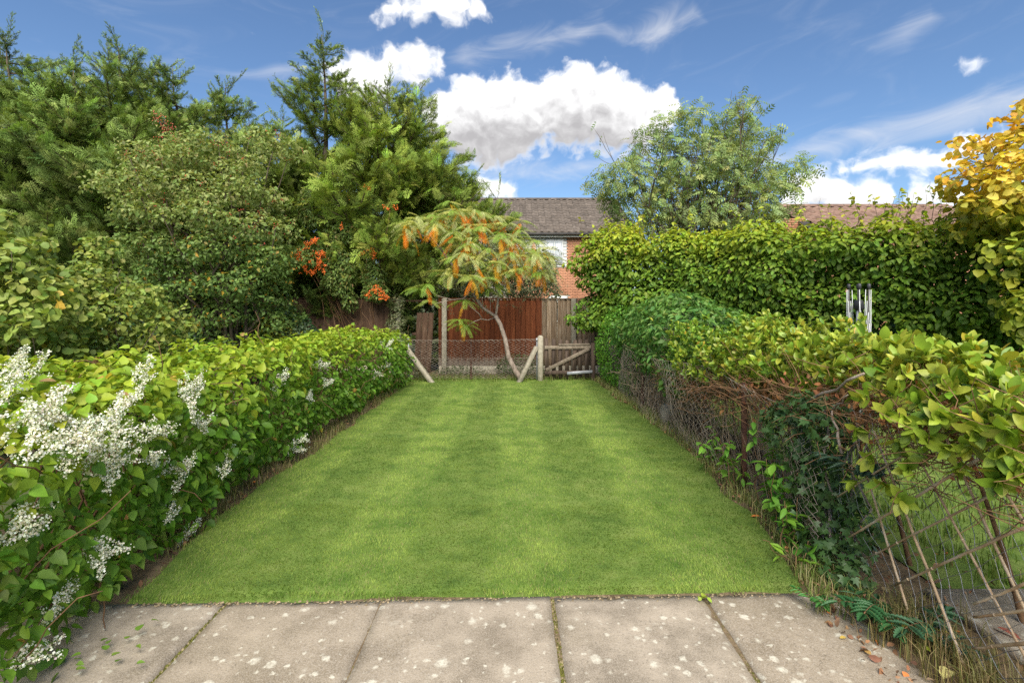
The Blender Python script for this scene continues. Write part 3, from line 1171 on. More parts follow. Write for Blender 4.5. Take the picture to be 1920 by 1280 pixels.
def paving():
    pave = bpy.data.objects.new('paving', None)
    COL.objects.link(pave)
    tag(pave, kind='structure')
    joints = [-3.4, -2.46, -1.585, -0.73, 0.226, 1.085, 1.86]
    r = np.random.default_rng(3)
    for row, (ya, yb) in enumerate(((1.93, None), (0.98, 1.915), (0.1, 0.965))):
        for i in range(len(joints) - 1):
            x0, x1 = joints[i] + 0.008, joints[i + 1] - 0.008
            if i == 2: x1 += 0.007
            if i == 3: x0 -= 0.007
            nx, ny = 16, 16
            xs, ys = np.linspace(x0, x1, nx), np.linspace(0, 1, ny)
            X, S = np.meshgrid(xs, ys)
            top_y = (LAWN_FRONT(X) - 0.003) if yb is None else np.full_like(X, yb)
            Y = ya + (top_y - ya) * S
            V = np.stack([X.ravel(), Y.ravel(), np.zeros(X.size)], 1)
            tilt = r.normal(0, 0.002, 2)
            V[:, 2] = -0.004 + r.normal(0, 0.0015) + tilt[0] * (V[:, 0] - x0) + tilt[1] * (V[:, 1] - ya) + (fbm(V, 6, 5) - 0.5) * 0.004
            rim = np.minimum.reduce([V[:, 0] - x0, x1 - V[:, 0], V[:, 1] - ya, top_y.ravel() - V[:, 1]])
            chip = (vnoise(V, 16, 9) > 0.72) * 0.006
            edge = rim < 1e-6
            V[edge, 2] -= 0.007 + chip[edge]
            ne = V[edge] - np.array([(x0 + x1) / 2, (ya + 2.88) / 2, 0])
            V[edge, :2] -= np.sign(ne[:, :2]) * (np.abs(ne[:, :2]) > np.array([[abs(x1 - x0) / 2 - 1e-3, 9]])) * (vnoise(V[edge], 14, 2) * 0.008)[:, None]
            T = []
            for j in range(ny - 1):
                for k in range(nx - 1):
                    a = j * nx + k
                    T += [(a, a + 1, a + nx + 1), (a, a + nx + 1, a + nx)]
            # skirt
            ring = [k for k in range(nx)] + [j * nx + nx - 1 for j in range(1, ny)] + [(ny - 1) * nx + k for k in range(nx - 2, -1, -1)] + [j * nx for j in range(ny - 2, 0, -1)]
            n0 = len(V)
            low = V[ring].copy()
            low[:, 2] = -0.05
            V = np.concatenate([V, low])
            m_ = len(ring)
            for k in range(m_):
                a, b = ring[k], ring[(k + 1) % m_]
                c, d = n0 + k, n0 + (k + 1) % m_
                T += [(a, c, d), (a, d, b)]
            mesh_obj('slab', V, np.array(T), M['slab'], pave, None, False)
    # moss in the joints
    g = Geo()
    for jx, dens in ((0.226, 900), (1.085, 500), (-1.585, 500), (-0.73, 60)):
        n = dens
        p = np.stack([jx + r.normal(0, 0.0055 if dens < 900 else 0.0085, n), r.uniform(1.95, 2.89, n), np.full(n, -0.026)], 1)
        for q in p:
            s = r.uniform(0.004, 0.009)
            V = np.array([(-1, -1, 0), (1, -1, 0), (0, 1.2, 0), (0, 0, 1.5)]) * s + q
            c = np.array([0.12, 0.12, 0.025]) * r.uniform(0.5, 1.3) if r.random() < 0.7 else np.array([0.32, 0.26, 0.15]) * r.uniform(0.6, 1.2)
            g.add(V, [(0, 1, 3), (1, 2, 3), (2, 0, 3)], c)
    n = 520
    xx = r.uniform(-2.1, 1.7, n)
    for x in xx:
        s = r.uniform(0.003, 0.009)
        q = np.array([x, LAWN_FRONT(x) - abs(r.normal(0, 0.022)) - 0.005, -0.008])
        V = np.array([(-1, -1, 0), (1, -.6, 0), (.2, 1.2, 0), (0, 0, .9)]) * s + q
        g.add(V, [(0, 1, 3), (1, 2, 3), (2, 0, 3)], np.array([0.36, 0.28, 0.17]) * r.uniform(0.25, 1.1))
    g.build('moss_and_grit', M['dead'], pave, False, 'stuff')


paving()


def neighbour_paving():
    p = bpy.data.objects.new('paving', None)
    COL.objects.link(p)
    tag(p, kind='structure')
    for (x0, x1, y0, y1) in ((2.36, 3.1, 2.28, 2.93), (2.36, 3.1, 1.6, 2.265), (3.115, 3.9, 1.6, 2.265), (3.115, 3.9, 2.28, 2.93)):
        V, T = chamfer_box(x1 - x0, y1 - y0, 0.05, 0.006)
        mesh_obj('slab', V + np.array([(x0 + x1) / 2, (y0 + y1) / 2, -0.03]), T, M['slab'], p)


neighbour_paving()

# ================================================================== BUILDINGS BEYOND
def tile_tpl(w, l):
    """interlocking pan tile lying in x (across) and y (up the slope)"""
    xs = np.linspace(0, 1, 7)
    prof = np.array([0.0, 0.9, 1.0, 0.35, 0.0, 0.0, 0.25]) * 0.045
    V, T = [], []
    for yy, lift in ((-0.06, 0.036), (1.0, 0.0)):
        for x, h in zip(xs, prof):
            V.append((x * w, yy * l, h + lift))
    for x, h in zip(xs, prof):
        V.append((x * w, -0.06 * l, h - 0.012))
    for i in range(6):
        T += [(i, i + 1, i + 8), (i, i + 8, i + 7), (14 + i, 14 + i + 1, i + 1), (14 + i, i + 1, i)]
    return np.array(V, float), np.array(T)


def tiled_roof(parent, name, x0, nx, eave, ridge, mat, tw=0.31, skip=None, single=None):
    """eave/ridge: (y, z) of the two edges; tiles laid in rows"""
    e, g = np.array(eave, float), np.array(ridge, float)
    L = np.linalg.norm(g - e)
    s = (g - e) / L
    rows = max(2, round(L / 0.33))
    lt = L / rows
    roof = mesh_obj(name, np.array([(x0, e[0], e[1] - 0.03), (x0 + nx * tw, e[0], e[1] - 0.03), (x0 + nx * tw, g[0], g[1] - 0.03), (x0, g[0], g[1] - 0.03)]),
                    np.array([(0, 1, 2), (0, 2, 3)]), M['gutter'], parent)
    V, T = tile_tpl(tw, lt)
    me = make_mesh('tile', V, T, mat, None, False)
    nrm = np.array([0, -s[1], s[0]])
    R = np.array([[1, 0, 0], [0, s[0], s[1]], [0, -s[1], s[0]]]).T
    spots = []
    for r_ in range(rows):
        for c in range(nx):
            x = x0 + c * tw
            y, z = e + s * (r_ * lt)
            if skip and skip(x + tw / 2, y, z): continue
            spots.append((x, y, z))
    spots = np.array(spots)
    px = 960 + 960 * (spots[:, 0] + tw / 2) / spots[:, 1]
    order = np.argsort(np.where((px > single[0]) & (px < single[1]), 0, 1), kind='stable')
    nin = min(int(((px > single[0]) & (px < single[1])).sum()), 300)
    rnd = np.random.default_rng(8)
    geo = Geo()
    for k, i in enumerate(order):
        j = rnd.normal(0, 0.004, 3)
        if k < nin:
            Mx = np.eye(4)
            Mx[:3, :3] = R
            Mx[:3, 3] = spots[i] + j
            inst('tile', me, Mx.tolist(), roof)
        else:
            geo.add(V @ R.T + spots[i] + j, T)
    if geo.n: geo.build('tiles', mat, roof, False, 'stuff')
    # ridge tiles
    for c in range(int(nx * tw / 0.45)):
        a = np.linspace(0, math.pi, 6)
        ring = np.stack([np.zeros(6), np.cos(a) * 0.13, np.sin(a) * 0.11], 1)
        Vr = np.concatenate([ring, ring + [0.44, 0, 0]]) + [x0 + c * 0.45, g[0], g[1] - 0.01]
        Tr = []
        for i in range(5): Tr += [(i, i + 1, i + 7), (i, i + 7, i + 6)]
        mesh_obj('ridge_tile', Vr, np.array(Tr), mat, roof)
    return roof


def brick_face(parent, x0, x1, z0, z1, y, mat, single=False, holes=(), seed=0, bl=0.225, bh=0.075, name='brick'):
    """bricks in stretcher bond, proud of the mortar"""
    r = np.random.default_rng(seed)
    V0, T0 = chamfer_box(bl - 0.011, 0.03, bh - 0.011, 0.004)
    me = make_mesh('brick', V0, T0, mat) if single else None
    g = Geo()
    row = 0
    z = z0
    while z < z1 - 0.01:
        x = x0 + (bl / 2 if row % 2 else bl / 2 * 0)
        while x < x1:
            cx = x + bl / 2
            if not any(a < cx < b and c < z + bh / 2 < d for a, b, c, d in holes):
                off = np.array([cx, y + r.normal(0, 0.002), z])
                if single:
                    Mx = np.eye(4)
                    Mx[:3, 3] = off
                    inst('brick', me, Mx.tolist(), parent)
                else:
                    g.add(V0 + off, T0)
            x += bl
        z += bh
        row += 1
    if g.n: g.build('bricks', mat, parent, False, 'stuff')


def quad_box(x0, x1, y0, y1, z0, z1, c=0.01):
    V, T = chamfer_box(x1 - x0, y1 - y0, z1 - z0, min(c, (x1 - x0) / 4, (y1 - y0) / 4, (z1 - z0) / 4))
    return V + np.array([(x0 + x1) / 2, (y0 + y1) / 2, z0]), T


def house_behind():
    h = thing('brick_house', 'orange brick house with grey-brown tiled roof behind the red board fence', 'house', (1, 24, 0))
    mesh_obj('wall', *quad_box(-3.2, 5.6, 24.02, 30, 0, 4.9), M['mortar'], h)
    holes = [(-0.1, 2.58, 3.3, 4.9), (1.72, 2.62, 0.6, 2.02)]
    brick_face(h, -0.2, 5.5, 1.2, 4.86, 24.0, M['brick'], False, holes, 3)
    # white boarded upper storey with a window
    n = 10
    for i in range(n):
        z = 3.34 + i * 0.155
        V, T = beam((-0.1, 23.99, z + 0.07), (2.56, 23.99, z + 0.07), 0.03, 0.145, 0.004, (0, 0.12, 1))
        mesh_obj('cladding_board', V, T, M['white_paint'], h)
    w = mesh_obj('window', *quad_box(1.55, 2.4, 23.93, 23.97, 3.45, 4.62), M['white_paint'], h)
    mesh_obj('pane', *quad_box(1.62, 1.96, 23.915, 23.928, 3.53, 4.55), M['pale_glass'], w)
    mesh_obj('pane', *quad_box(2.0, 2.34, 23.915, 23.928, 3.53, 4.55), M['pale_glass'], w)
    w2 = mesh_obj('window', *quad_box(1.74, 2.6, 23.95, 24.0, 0.75, 1.98), M['white_paint'], h)
    mesh_obj('pane', *quad_box(1.82, 2.52, 23.935, 23.948, 0.85, 1.86), M['glass'], w2)
    V, T = tube([(-3.3, 23.62, 4.84), (5.7, 23.62, 4.84)], 0.065, 8)
    mesh_obj('gutter', V, T, M['gutter'], h, None, True)
    mesh_obj('fascia', *quad_box(-3.3, 5.7, 23.7, 23.74, 4.7, 4.9), M['white_paint'], h)
    tiled_roof(h, 'roof', -3.35, 29, (23.6, 4.90), (27.4, 7.18), M['tile_grey'], 0.31, None, (905, 1150))
    V = np.array([(-3.4, 27.4, 7.15), (5.7, 27.4, 7.15), (5.7, 31.2, 4.9), (-3.4, 31.2, 4.9)], float)
    mesh_obj('rear_slope', V, np.array([(0, 1, 2), (0, 2, 3)]), M['tile_grey'], h)


house_behind()


def house_right():
    h = thing('brick_house', 'low house with red-brown tiled roof rising behind the tall beech hedge', 'house', (11, 17, 0))
    mesh_obj('wall', *quad_box(8.6, 16, 15.6, 22, 0, 3.72), M['brick'], h)
    brick_face(h, 8.6, 10.2, 2.9, 3.7, 15.58, M['brick'], False, (), 5)
    # gable end of brick at the near left corner
    brick_face(h, 8.55, 9.25, 3.3, 4.3, 16.3, M['brick'], False, (), 6)
    mesh_obj('gable', *quad_box(8.56, 9.5, 16.33, 16.6, 0.5, 4.33), M['mortar'], h)
    tiled_roof(h, 'roof', 9.1, 20, (15.2, 3.72), (17.6, 4.95), M['tile_brown'], 0.31,
               lambda x, y, z: x < 9.1 + (17.6 - y) * 0.33 - 0.25, (1440, 1730))
    V = np.array([(9.0, 17.6, 4.92), (15.4, 17.6, 4.92), (15.4, 20, 3.7), (9.0, 20, 3.7)], float)
    mesh_obj('rear_slope', V, np.array([(0, 1, 2), (0, 2, 3)]), M['tile_brown'], h)
    for i in range(7):     # verge tiles stepping down the edge
        t = i / 6.5
        p = np.array([9.12 + 0.8 * t, 17.6 - 2.4 * t, 4.93 - 1.23 * t])
        V, T = beam(p, p + np.array([0.13, -0.40, -0.205]), 0.2, 0.07, 0.012)
        mesh_obj('verge_tile', V, T, M['tile_brown'], h)


house_right()


def garden_wall():
    w = thing('brick_wall', 'low brown brick wall in shade behind the tall beech hedge', 'wall', (6, 7.2, 0))
    mesh_obj('mortar_core', *quad_box(5.72, 8.2, 7.16, 7.3, -0.05, 1.34), M['mortar'], w)
    brick_face(w, 5.72, 7.7, 0.15, 1.36, 7.145, M['brick_dark'], True, (), 2)


garden_wall()
# ================================================================== FENCES, GATE, WIRE
def worn_foot(mt, colour, z0, z1):
    """bare weathered wood where rain splashes the foot of the boards"""
    nt = mt.node_tree
    bs = next(n for n in nt.nodes if n.type == 'BSDF_PRINCIPLED')
    src = bs.inputs['Base Color'].links[0].from_socket
    N, L = nt.nodes.new, nt.links.new
    g = N('ShaderNodeNewGeometry')
    sp = N('ShaderNodeSeparateXYZ')
    L(g.outputs['Position'], sp.inputs[0])
    nz = N('ShaderNodeTexNoise')
    nz.inputs['Scale'].default_value = 9
    nz.inputs['Detail'].default_value = 6
    mp = N('ShaderNodeMapping')
    mp.inputs['Scale'].default_value = (3, 3, 0.6)
    L(g.outputs['Position'], mp.inputs[0])
    L(mp.outputs[0], nz.inputs['Vector'])
    ad = N('ShaderNodeMath')
    ad.operation = 'MULTIPLY_ADD'
    L(nz.outputs[0], ad.inputs[0])
    ad.inputs[1].default_value = 0.5
    L(sp.outputs[2], ad.inputs[2])
    mr = N('ShaderNodeMapRange')
    mr.interpolation_type = 'SMOOTHSTEP'
    L(ad.outputs[0], mr.inputs[0])
    mr.inputs[1].default_value = z1 + 0.25
    mr.inputs[2].default_value = z0 + 0.25
    mx = N('ShaderNodeMix')
    mx.data_type = 'RGBA'
    L(mr.outputs[0], mx.inputs[0])
    L(src, mx.inputs[6])
    mx.inputs[7].default_value = (*colour, 1)
    L(mx.outputs[2], bs.inputs['Base Color'])


worn_foot(M['fence_red'], (0.24, 0.19, 0.15), 0.2, 0.42)


def board_fence(label, x0, x1, y, top, mat, bw, posts, seed, base=0.16, gravel=True, lap=0.012):
    r = np.random.default_rng(seed)
    f = thing('board_fence', label, 'fence', ((x0 + x1) / 2, y, 0))
    n = max(1, round((x1 - x0) / bw))
    w = (x1 - x0) / n
    mes = []
    for k in range(4):
        V, T = chamfer_box(w + lap, 0.014, top - base + [0, 0.008, -0.006, 0.004][k], 0.003)
        V[:, 1] += V[:, 0] * 0.24          # feather edge: each board laps the next
        mes.append(make_mesh('board', V, T, mat))
    for i in range(n):
        Mx = Matrix.Translation((x0 + (i + 0.5) * w, y + r.normal(0, 0.003), base)) @ Matrix.Rotation(r.normal(0, 0.004), 4, 'Y')
        inst('board', mes[r.integers(0, 4)], Mx, f)
    if gravel:
        V, T = quad_box(x0, x1, y - 0.03, y + 0.02, -0.05, base - 0.006)
        mesh_obj('gravel_board', V, T, M['concrete'], f)
    mesh_obj('capping', *quad_box(x0 - 0.01, x1 + 0.01, y - 0.035, y + 0.035, top + 0.009, top + 0.036), mat, f)
    for px_, yy, h, wd in posts:
        V, T = chamfer_box(wd, wd, h + 0.1, 0.012)
        V = jitter_mesh(V, 0.002, 6, seed)
        mesh_obj('post', V + np.array([px_, yy, -0.1]), T, M['concrete'], f)
    return f


board_fence('dark brown board fence under the berried bushes', -6.2, -2.66, 12.25, 1.74, M['fence_brown'], 0.125, [(-2.70, 12.15, 1.72, 0.11), (-4.4, 12.33, 1.7, 0.1)], 1)
board_fence('red stained board fence behind the leaning tree', -1.74, 0.70, 12.2, 1.73, M['fence_red'], 0.122, [(-1.60, 12.12, 1.76, 0.115)], 2)
board_fence('weathered grey-brown board fence behind the wooden gate', 0.715, 3.0, 12.22, 1.73, M['fence_grey'], 0.118, [(1.46, 12.13, 1.75, 0.115)], 3)


def loose_panel():
    f = thing('fence_panel', 'narrow red-brown board panel leaning in the dark fence gap', 'panel', (-2.1, 12.35, 0))
    r = np.random.default_rng(4)
    V, T = chamfer_box(0.13, 0.014, 1.42, 0.003)
    me = make_mesh('board', V, T, M['fence_brown'])
    for i in range(3):
        Mx = Matrix.Translation((-2.3 + i * 0.135, 12.36 + i * 0.012, 0.0)) @ Matrix.Rotation(0.06, 4, 'Y') @ Matrix.Rotation(0.05, 4, 'X')
        inst('board', me, Mx, f)
    V, T = beam((-2.42, 12.40, 0.9), (-1.94, 12.40, 0.92), 0.03, 0.07, 0.004)
    mesh_obj('rail', V, T, M['fence_brown'], f)
    V, T = beam((-2.58, 12.45, 1.70), (-1.72, 12.45, 1.70), 0.05, 0.05, 0.005)
    mesh_obj('top_rail', V, T, M['fence_brown'], f)


loose_panel()


def chain_link(parent, P, nx, nz, mat, rad=0.0017, name='wire_mesh', amp=0.008, jit=0.0, seed=0):
    """woven diamonds: P(u,v) maps the mesh to the place; zigzag wires"""
    r = np.random.default_rng(seed)
    g = Geo()
    for i in range(nx):
        for sgn in (0, 1):
            pts = []
            for k in range(nz + 1):
                u = (i + (0.5 if (k + sgn) % 2 else -0.5) * 1.0 + 0.5) / nx
                u = min(max(u, 0), 1)
                p = np.array(P(u, k / nz))
                pts.append(p + r.normal(0, jit, 3) if jit else p)
            pts = np.array(pts)
            V, T = tube(pts, rad, 3, False)
            g.add(V, T)
    return g.build(name, mat, parent, True, 'stuff')


def end_fence():
    f = thing('chain_link_fence', 'rusted chain-link fence with concrete struts at the end of the lawn', 'fence', (-0.8, 11, 0))
    a, b = PX(766, 637, 11.0), PX(1007, 632, 11.0)
    top = lambda u: 0.86 - 0.012 * math.sin(math.pi * min(1, u * 1.6)) + 0.05 * max(0, (u - 0.75)) * 4 * 0.3

    def P(u, v):
        return (a[0] + (b[0] - a[0]) * u, 11.0 + 0.02 * math.sin(u * 9), 0.03 + (top(u) - 0.03) * v)
    chain_link(f, P, 25, 15, M['wire_old'], 0.0042, jit=0.003, seed=5)
    for h in (0.999, 0.52):
        pts = [P(u, h) for u in np.linspace(0, 1, 15)]
        mesh_obj('line_wire', *tube(np.array(pts) - [0, 0.006, 0], 0.003, 4), M['wire_old'], f, None, True)
    for x in (a[0], b[0]):
        p = mesh_obj('post', *tube([(x, 11.0, -0.1), (x, 11.0, 0.9)], 0.018, 8), M['alu'], f, None, True)
        V, T = beam((x, 10.975, 0.84), (x, 10.975, 0.9), 0.05, 0.03, 0.006, (0, 1, 0))
        mesh_obj('clamp', V, T, M['alu'], p)
    x = PX(883, 640, 11)[0]
    V, T = beam((x, 11.03, -0.1), (x, 11.03, 0.87), 0.04, 0.012, 0.003, (0, 1, 0))
    mesh_obj('stake', V, T, M['rust'], f)
    for p0, p1 in ((PX(762, 652, 10.95), PX(812, 715, 10.7)), (PX(1006, 650, 10.95), PX(971, 716, 10.75))):
        V, T = beam(p1 - np.array([0, 0, 0.06]), p0, 0.095, 0.085, 0.01)
        mesh_obj('strut', jitter_mesh(V, 0.003, 8, 2), T, M['concrete'], f)
    V, T = chamfer_box(0.115, 0.115, 1.02, 0.03)
    mesh_obj('end_post', jitter_mesh(V, 0.004, 6, 3) + np.array([PX(1013, 0, 10.95)[0], 10.95, -0.06]), T, M['concrete'], f)


end_fence()


def gate():
    g = thing('picket_gate', 'low dark picket gate with grey rails and diagonal brace', 'gate', (1.15, 10.95, 0))
    x0, x1 = PX(1021, 0, 10.95)[0], PX(1106, 0, 10.95)[0]
    r = np.random.default_rng(3)
    a = np.linspace(0, math.pi, 9)
    h, w, t = 0.88, 0.086, 0.018
    prof = [(-w / 2, 0.05), (w / 2, 0.05)] + [(w / 2 * math.cos(q), h - w / 2 + w / 2 * math.sin(q)) for q in a]
    n = len(prof)
    V = [(x, -t / 2, z) for x, z in prof] + [(x, t / 2, z) for x, z in prof]
    T = [(0, i, i + 1) for i in range(1, n - 1)] + [(n, n + i + 1, n + i) for i in range(1, n - 1)]
    for i in range(n):
        j = (i + 1) % n
        T += [(i, n + i, n + j), (i, n + j, j)]
    me = make_mesh('picket', np.array(V), np.array(T), M['gate_dark'])
    k = 7
    for i in range(k):
        x = x0 + 0.06 + (x1 - x0 - 0.12) * i / (k - 1)
        Mx = Matrix.Translation((x, 10.97, r.normal(0, 0.012))) @ Matrix.Rotation(r.normal(0, 0.012), 4, 'Y')
        inst('picket', me, Mx, g)
    for z, nm in ((0.70, 'rail'), (0.165, 'rail')):
        V, T = beam((x0, 10.945, z - 0.005), (x1 + 0.02, 10.945, z + 0.012), 0.03, 0.075, 0.005)
        mesh_obj(nm, V, T, M['gate_grey'] if z > 0.5 else M['gate_dark'], g)
    V, T = beam((x0 + 0.03, 10.935, 0.215), (x1 - 0.02, 10.935, 0.675), 0.03, 0.075, 0.005)
    mesh_obj('brace', V, T, M['gate_grey'], g)
    V, T = beam((x0 + 0.3, 10.925, 0.76), (x1, 10.925, 0.77), 0.02, 0.04, 0.004)
    mesh_obj('worn_batten', V, T, M['gate_grey'], g)
    V, T = beam((x0 + 0.48, 10.925, 0.15), (x1 + 0.05, 10.925, 0.19), 0.02, 0.06, 0.004)
    mesh_obj('hinge_strap', V, T, M['alu'], g)
    V, T = chamfer_box(0.08, 0.08, 0.85, 0.008)
    mesh_obj('gate_post', V + np.array([x1 + 0.07, 10.98, -0.05]), T, M['gate_dark'], g)


gate()


def side_fence():
    """sagging wire fence down the right-hand border"""
    f = thing('wire_fence', 'sagging chain-link fence with rusty stake down the long border', 'fence', (2.05, 7, 0))

    def P(u, v):
        y = 10.7 - 7.5 * u
        bulge = 0.10 * math.sin(u * 17) * math.sin(math.pi * v) + 0.06 * math.sin(u * 7 + 2)
        top = 0.93 + 0.05 * math.sin(u * 11)
        return (2.0 + bulge - 0.05 * v + 0.04 * math.sin(u * 23 + v * 4), y, 0.0 + top * v)
    chain_link(f, P, 90, 15, M['wire_old'], 0.0021, jit=0.009, seed=9)
    pts = [P(u, 1.0) for u in np.linspace(0, 1, 50)]
    mesh_obj('line_wire', *tube(pts, 0.0025, 4), M['wire_old'], f, None, True)
    V, T = beam((2.03, 8.0, -0.1), (2.05, 8.0, 0.95), 0.05, 0.05, 0.004, (0, 1, 0))
    mesh_obj('stake', jitter_mesh(V, 0.003, 9, 4), T, M['rust'], f)
    V, T = beam((2.06, 4.55, -0.1), (2.04, 4.5, 0.95), 0.04, 0.04, 0.004, (0, 1, 0))
    mesh_obj('stake', V, T, M['rust'], f)


side_fence()


def on_plane(px, py, x):
    d = 960 * x / (px - 960)
    return np.array([x, d, EYE - (py - 568) / 960 * d])


def trellis():
    f = thing('cane_trellis', 'diamond trellis of bamboo canes and wire mesh beside the paving', 'trellis', (2.02, 2.4, 0))
    Z = lambda x, y: (1540 + x / 3.047, 860 + y / 3.047)
    fall = [((300, -160), (720, 930)), ((480, -150), (1158, 1120)), ((700, -140), (1158, 850)), ((960, 30), (1250, 520)), ((180, -160), (330, 330))]
    rise = [((40, 245), (520, -50)), ((80, 495), (900, 0)), ((250, 570), (1158, 115)), ((420, 720), (1158, 390)), ((870, 830), (1200, 700)), ((870, 905), (1200, 862)), ((860, 1080), (1200, 1050))]
    r = np.random.default_rng(12)
    for grp, xp, rad in ((fall, 2.035, 0.0062), (rise, 2.015, 0.0062)):
        for (a, b) in grp:
            p, q = on_plane(*Z(*a), xp), on_plane(*Z(*b), xp)
            d = unit(q - p)
            if grp is fall and q[2] > 0.02:
                q = q + d * min(0.5, (q[2] - 0.0) / max(0.2, -d[2]))
            k = 9
            pts = p + (q - p) * np.linspace(0, 1, k)[:, None] + r.normal(0, 0.0012, (k, 3))
            L = np.linalg.norm(q - p)
            # swollen cane joints
            V, T = tube(pts, rad * r.uniform(0.8, 1.15) * np.linspace(0.85, 1.1, k), 7)
            c = mesh_obj('cane', V, T, M['cane'], f, None, True)
            for s in np.arange(0.12, L, 0.2):
                m_ = p + d * s
                V, T = tube([m_ - d * 0.004, m_, m_ + d * 0.004], np.array([rad * 0.9, rad * 1.32, rad * 0.9]), 7)
                mesh_obj('joint', V, T, M['cane'], c, None, True)
    # square wire mesh wound along the canes
    g = Geo()
    u1 = unit(on_plane(*Z(420, 720), 2.0) - on_plane(*Z(1158, 390), 2.0))
    u2 = unit(on_plane(*Z(480, 280), 2.0) - on_plane(*Z(720, 930), 2.0))
    o = on_plane(*Z(600, 500), 2.045)
    for k in range(-9, 12):
        for dirn, other, n in ((u1, u2, 0), (u2, u1, 1)):
            c = o + other * k * 0.078
            s = np.linspace(-0.85, 0.85, 26)
            pts = c + dirn * s[:, None]
            pts[:, 0] += 0.03 * np.sin(pts[:, 1] * 7 + pts[:, 2] * 5) + 0.004 * (-1) ** np.arange(26)
            pts += other * (0.008 * np.sin(s * 13 + k * 2.3))[:, None]
            ok = (pts[:, 2] > 0.02) & (pts[:, 2] < 1.05) & (pts[:, 1] > 1.4) & (pts[:, 1] < 3.4)
            idx = np.where(ok)[0]
            if len(idx) > 4:
                g.add(*tube(pts[idx[0]:idx[-1] + 1], 0.0014, 4, False))
    g.build('wire_mesh', M['wire'], f, True, 'stuff')


trellis()


def rotary_airer():
    t = thing('rotary_airer', 'folded grey rotary clothes airer standing behind the low hedge', 'clothes airer', (3.42, 5.05, 0))
    c = np.array([3.42, 5.05, 0])
    mesh_obj('pole', *tube([c, c + [0, 0, 1.62]], 0.022, 10), M['alu'], t, None, True)
    mesh_obj('hub', *tube([c + [0, 0, 1.58], c + [0, 0, 1.60], c + [0, 0, 1.66], c + [0, 0, 1.68]], np.array([0.03, 0.045, 0.045, 0.03]), 10), M['black_plastic'], t, None, True)
    for k in range(4):
        a = math.pi / 4 + k * math.pi / 2 + 0.25
        o = np.array([math.cos(a), math.sin(a), 0])
        V, T = beam(c + o * 0.055 + [0, 0, 0.62], c + o * 0.082 + [0, 0, 1.80], 0.015, 0.015, 0.003, o)
        arm = mesh_obj('arm', V, T, M['gutter'], t)
        V, T = beam(c + o * 0.082 + [0, 0, 1.785], c + o * 0.083 + [0, 0, 1.84], 0.032, 0.032, 0.008, o)
        mesh_obj('end_cap', V, T, M['black_plastic'], arm)
        V, T = beam(c + o * 0.028 + [0, 0, 0.55], c + o * 0.06 + [0, 0, 1.2], 0.014, 0.008, 0.002, o)
        mesh_obj('brace', V, T, M['alu'], t)
        g = Geo()
        for j in range(5):      # slack lines looping down between the arms
            o2 = np.array([math.cos(a + 0.5 + j * 0.13), math.sin(a + 0.5 + j * 0.13), 0])
            z1 = 1.78 - j * 0.11
            s = np.linspace(0, 1, 9)
            pts = c + (o * 0.10)[None] * (1 - s)[:, None] + (o2 * 0.105)[None] * s[:, None] + np.array([0, 0, 1.0]) * (z1 - (0.55 - j * 0.05) * np.sin(math.pi * s) ** 0.8)[:, None]
            g.add(*tube(pts, 0.003, 4))
        g.build('line', M['cord'], t, True)


rotary_airer()


def boulder():
    r = np.random.default_rng(6)
    V, T = [], []
    n, m_ = 10, 8
    for j in range(m_ + 1):
        for i in range(n):
            a, b = 2 * math.pi * i / n, math.pi * j / m_
            V.append((math.cos(a) * math.sin(b) * 0.11, math.sin(a) * math.sin(b) * 0.12, math.cos(b) * 0.19))
    for j in range(m_):
        for i in range(n):
            a, b = j * n + i, j * n + (i + 1) % n
            T += [(a, b, b + n), (a, b + n, a + n)]
    V = np.array(V)
    V = V * (0.7 + 0.6 * vnoise(V, 9, 3))[:, None] + np.array([2.12, 7.0, 0.12])
    o = mesh_obj('stone', V, np.array(T), M['concrete'], None, None, True)
    tag(o, 'pale rough stone standing behind the wire fence near the rusty stake', 'stone')
    V, T = beam((2.42, 7.3, 0.05), (2.55, 4.7, 0.06), 0.06, 0.2, 0.01)
    o = mesh_obj('edging_plank', jitter_mesh(V, 0.01, 3, 4), T, M['gate_dark'])
    tag(o, 'dark sodden wooden plank edging behind the sagging wire fence', 'plank')


boulder()

